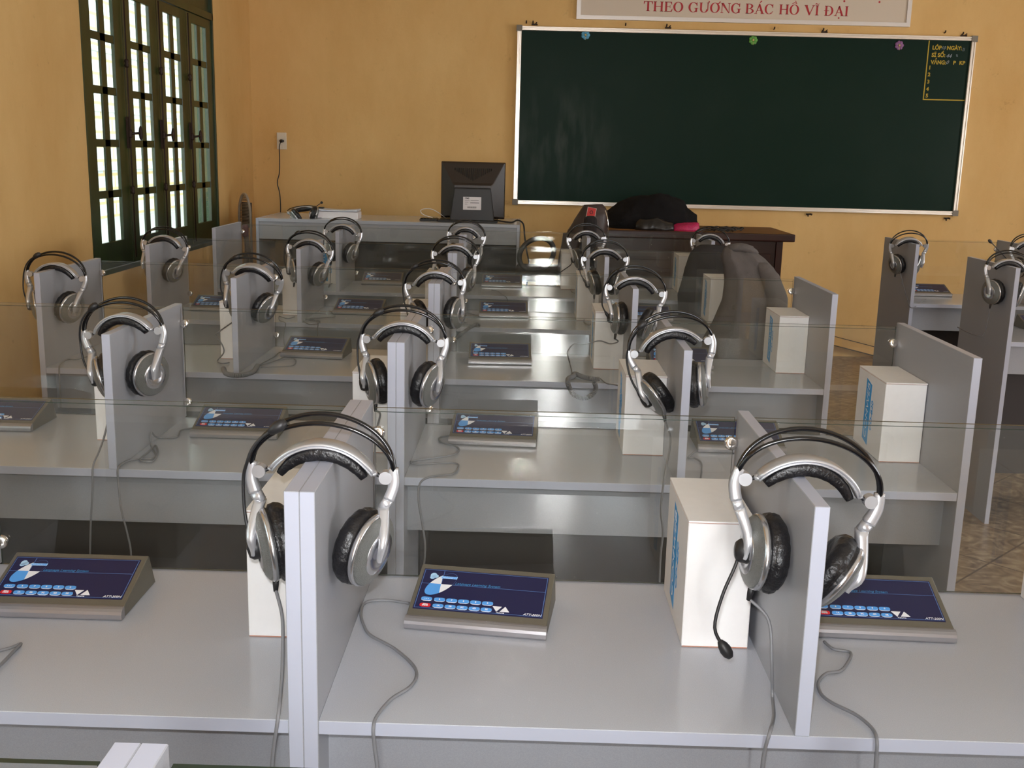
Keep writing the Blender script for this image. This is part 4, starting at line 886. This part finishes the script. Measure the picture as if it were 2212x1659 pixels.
for k in range(5):
    a = 2*pi*k/5+.3; m.tube([(.04, .02, .10), (.04+.16*cos(a), .02+.16*sin(a), .085), (.04+.27*cos(a), .02+.27*sin(a), .065)], [.02, .016, .012], 8)
    m.lathe([(0, -.012), (.022, -.012), (.026, 0), (.022, .012), (0, .012)], 12, T=Matrix.Translation((.04+.27*cos(a), .02+.27*sin(a), .026)) @ Matrix.Rotation(R(90), 4, 'X') )
m.obj('star_base', BLKP, ch)
BRN = mat('dark_brown_nylon', (62, 48, 44), .5, nscale=20, namp=.2, bump=.5, bscale=40)
jk = thing('padded_jacket', 'dark brown padded jacket with a red square patch, beside the dark desk', 'jacket', (0, 0, 0))
secs = []
for i in range(22):
    f = i/21; z = .72+(1.155-.72)*f
    xa, xb = interp([(0, .44, .72), (.3, .43, .71), (.55, .46, .70), (.8, .505, .70), (.93, .535, .69), (1., .56, .66)], f)
    hy = .10-.03*f; 
    if f > .93: hy *= .6
    hx_ = (xb-xa)/2*(1-.03*abs(sin(i*.9)))
    secs.append((((xa+xb)/2, 4.84, z), hx_, hy))
m = loft(secs, 32, .012, 7, 4); m.obj('body', BRN, jk)
m = loft([((.50-.05*f, 4.74-.02*f, 1.0-.28*f), .05-.005*f, .045) for f in [i/12 for i in range(13)]], 18, .01, 12, 8); m.obj('sleeve', BRN, jk)
m = MB(); Tp = Matrix.Translation((.598, 4.735, 1.118)) @ Matrix.Rotation(R(10), 4, 'Y') @ Matrix.Rotation(R(-12), 4, 'X'); m.box(-.022, .022, -.002, .002, -.024, .024, 0, Tp); m.box(-.025, .025, -.001, .0025, -.028, .026, 1, Tp)
m.tube([Tp @ V((.008*cos(a), -.003, .009*sin(a))) for a in [2*pi*i/12 for i in range(12)]], .0015, 5, 2, closed=True); m.obj('patch', [mat('red_patch', (190, 44, 40), .6), mat('patch_border', (190, 170, 160), .7), BLKP], jk)
m = MB(); m.tube(spline([(.70, 4.765, .96), (.695, 4.75, 1.02), (.69, 4.75, 1.08), (.675, 4.76, 1.13)], 5), .003, 6); m.obj('zip', CHROME, jk)

# grey jacket over a chair of the fourth row
jc = thing('desk_chair', 'desk chair hidden under the grey jacket at the fourth row', 'chair', (1.0, 2.80, 0))
m = MB(); m.box(.01, .17, -.02, .01, .72, 1.02); m.obj('backrest', PLAST, jc, .015, 2)
m = MB(); m.box(-.2, .2, -.17, .16, .43, .47); m.obj('seat', PLAST, jc, .015, 2)
for x in (-.18, .18):
    m = MB(); m.tube([(.09+x*.35, 0, .0), (.09+x*.35, 0, .75)], .013, 8); m.obj('leg', BLKP, jc)
    m = MB(); m.tube([(x, .14, .0), (x, .14, .44)], .013, 8); m.obj('leg', BLKP, jc)
gj = thing('grey_jacket', 'charcoal grey jacket draped over a chair back in front of the dark desk', 'jacket', (0, 0, 0))
GREY = mat('grey_wool', (92, 86, 84), .95, spec=.15, nscale=30, namp=.12, bump=.5, bscale=300)
LIN = mat('dark_grey_lining', (58, 56, 58), .9, spec=.15, nscale=20, namp=.2)
def draped(tab, yc, amp, seed, folds, z0, z1, n=44, ns=34):   # garment slab: outline from tab (height fraction, x left, x right, half depth)
    m = MB(); vs = []; fs = []
    for i in range(ns):
        f = i/(ns-1); z = z0+(z1-z0)*f; xa, xb, hy = interp(tab, f); c = (xa+xb)/2; a = (xb-xa)/2
        for j in range(n):
            t_ = 2*pi*j/n; cs, sn = cos(t_), sin(t_); ux = math.copysign(abs(cs)**.7, cs)
            y = yc+hy*math.copysign(abs(sn)**.8, sn)
            x = c+a*ux
            for (fx, wd, dp) in folds: y += (-1 if sn < 0 else 0)*dp*math.exp(-((ux-fx-.15*(1-f))/wd)**2)*(1-f*.6)
            q = noise.noise_vector(V((x*9, yc*3, z*4+seed)))*amp; vs.append(V((x, y, z))+q)
    for i in range(ns-1):
        for j in range(n): fs.append((i*n+j, i*n+(j+1) % n, (i+1)*n+(j+1) % n, (i+1)*n+j))
    fs.append(tuple(range(n))[::-1]); fs.append(tuple((ns-1)*n+j for j in range(n))); m.add(vs, fs, 0, True); return m
m = draped([(0, .955, 1.15, .07), (.2, .915, 1.185, .07), (.33, .92, 1.21, .07), (.46, .955, 1.215, .07), (.62, .985, 1.208, .068), (.74, .985, 1.19, .064), (.84, .975, 1.165, .055), (.91, .962, 1.125, .05), (.96, .962, 1.085, .038), (1., .985, 1.05, .015)], 2.76, .010, 11, [(-.6, .12, .018), (.1, .10, -.012), (.45, .12, .016), (.8, .1, -.012)], .60, 1.117)
m.obj('outer_shell', GREY, gj)
m = draped([(0, 1.15, 1.195, .03), (.3, 1.14, 1.215, .035), (.7, 1.12, 1.205, .035), (.9, 1.09, 1.165, .03), (1., 1.08, 1.12, .012)], 2.715, .008, 31, [(0, .4, .01)], .66, 1.06, 24, 20)
m.obj('sleeve', GREY, gj)
m = MB(); m.tube(spline([(.985, 2.775, 1.10), (1.00, 2.735, 1.108), (1.03, 2.722, 1.112), (1.07, 2.735, 1.100), (1.09, 2.77, 1.088)], 6), [.012]*6+[.016]*12+[.012]*7, 10); m.obj('collar', GREY, gj)

c2 = thing('desk_chair', 'desk chair under the dark cardigan behind the fourth row', 'chair', (1.12, 3.70, 0))
m = MB(); m.box(-.10, .10, -.008, .008, .72, .94); m.obj('backrest', PLAST, c2, .015, 2)
m = MB(); m.box(-.2, .2, -.05, .22, .43, .47); m.obj('seat', PLAST, c2, .015, 2)
for x in (-.18, .18):
    m = MB(); m.tube([(x*.7, 0, .0), (x*.7, 0, .75)], .013, 8); m.obj('leg', BLKP, c2)
    m = MB(); m.tube([(x, .2, .0), (x, .2, .44)], .013, 8); m.obj('leg', BLKP, c2)
m = draped([(0, .965, 1.28, .07), (.2, .955, 1.29, .08), (.45, .945, 1.29, .085), (.75, .972, 1.28, .08), (.9, .995, 1.26, .065), (.96, 1.01, 1.24, .05), (1., 1.04, 1.21, .02)], 3.70, .010, 23, [(-.5, .14, .014), (.0, .12, -.01), (.4, .12, .012)], .62, 1.037)
tag(m.obj('dark_cardigan', LIN), 'dark slate cardigan hung on a chair behind the fourth row, left of the grey jacket', 'cardigan')

# ribbed chair in the corner
rc = thing('ribbed_chair', 'small chair with a ribbed grey back in the corner beside the window', 'chair', (-1.60, 5.86, DZ), (0, 0, R(-42)))
RIB = mat('worn_grey_plastic', (146, 134, 120), .5); RIBD = mat('rib_gap', (60, 50, 42), .7)
m = MB()
for i in range(22):
    z = .87+i*.0095; w_ = .062*sqrt(max(0, 1-((z-.93)/.15)**2)) if z > .93 else .062
    if w_ > .01: m.tube([(-w_, 0, z), (0, .012, z), (w_, 0, z)], .0028, 6)
m.obj('ribs', RIB, rc)
m = MB(); m.box(-.055, .055, .014, .019, .87, 1.03); m.obj('backrest', RIBD, rc)
m = MB(); P = [(-.066, 0, .45), (-.066, 0, .93)]+[(.066*cos(pi-a), 0, .93+.155*sin(a)) for a in [pi*i/14 for i in range(1, 14)]]+[(.066, 0, .93), (.066, 0, .45)]
m.tube(P, .009, 8); m.obj('back_frame', RIB, rc)
m = MB(); m.box(-.15, .15, -.28, .02, .43, .455); m.obj('seat', RIB, rc, .01, 2)
for x in (-.13, .13):
    for y in (-.26, 0): m = MB(); m.tube([(x, y, 0), (x, y, .43)], .01, 8); m.obj('leg', RIB, rc)
# broom leaning in the corner
br = thing('broom', 'worn broom standing upside down between the corner chair and the teacher desk', 'broom', (-1.44, 5.15, 0))
m = MB(); m.tube([(.10, .2, 0), (.015, .02, .80)], .012, 8); m.obj('handle', IRON, br)
m = MB(); rnd = random.Random(8)
for k in range(60):
    a = rnd.uniform(0, 2*pi); r0 = rnd.uniform(0, .016); r1 = rnd.uniform(.0, .05)
    m.tube([(.02+r0*cos(a), .03+r0*sin(a), .93), (.02+r0*cos(a)+.008, .03+r0*sin(a), .84), (.035+r1*cos(a), .05+r1*sin(a), .60+rnd.uniform(0, .05))], .0022, 4)
bb = m.obj('bristles', mat('straw_grey', (96, 80, 66), .9), br)
m = MB(); m.lathe([(0, .90), (.017, .90), (.02, .93), (.02, .955), (.014, .97), (0, .972)], 12, T=Matrix.Translation((.02, .03, 0))); m.obj('binding', mat('red_binding', (84, 34, 26), .7), br)
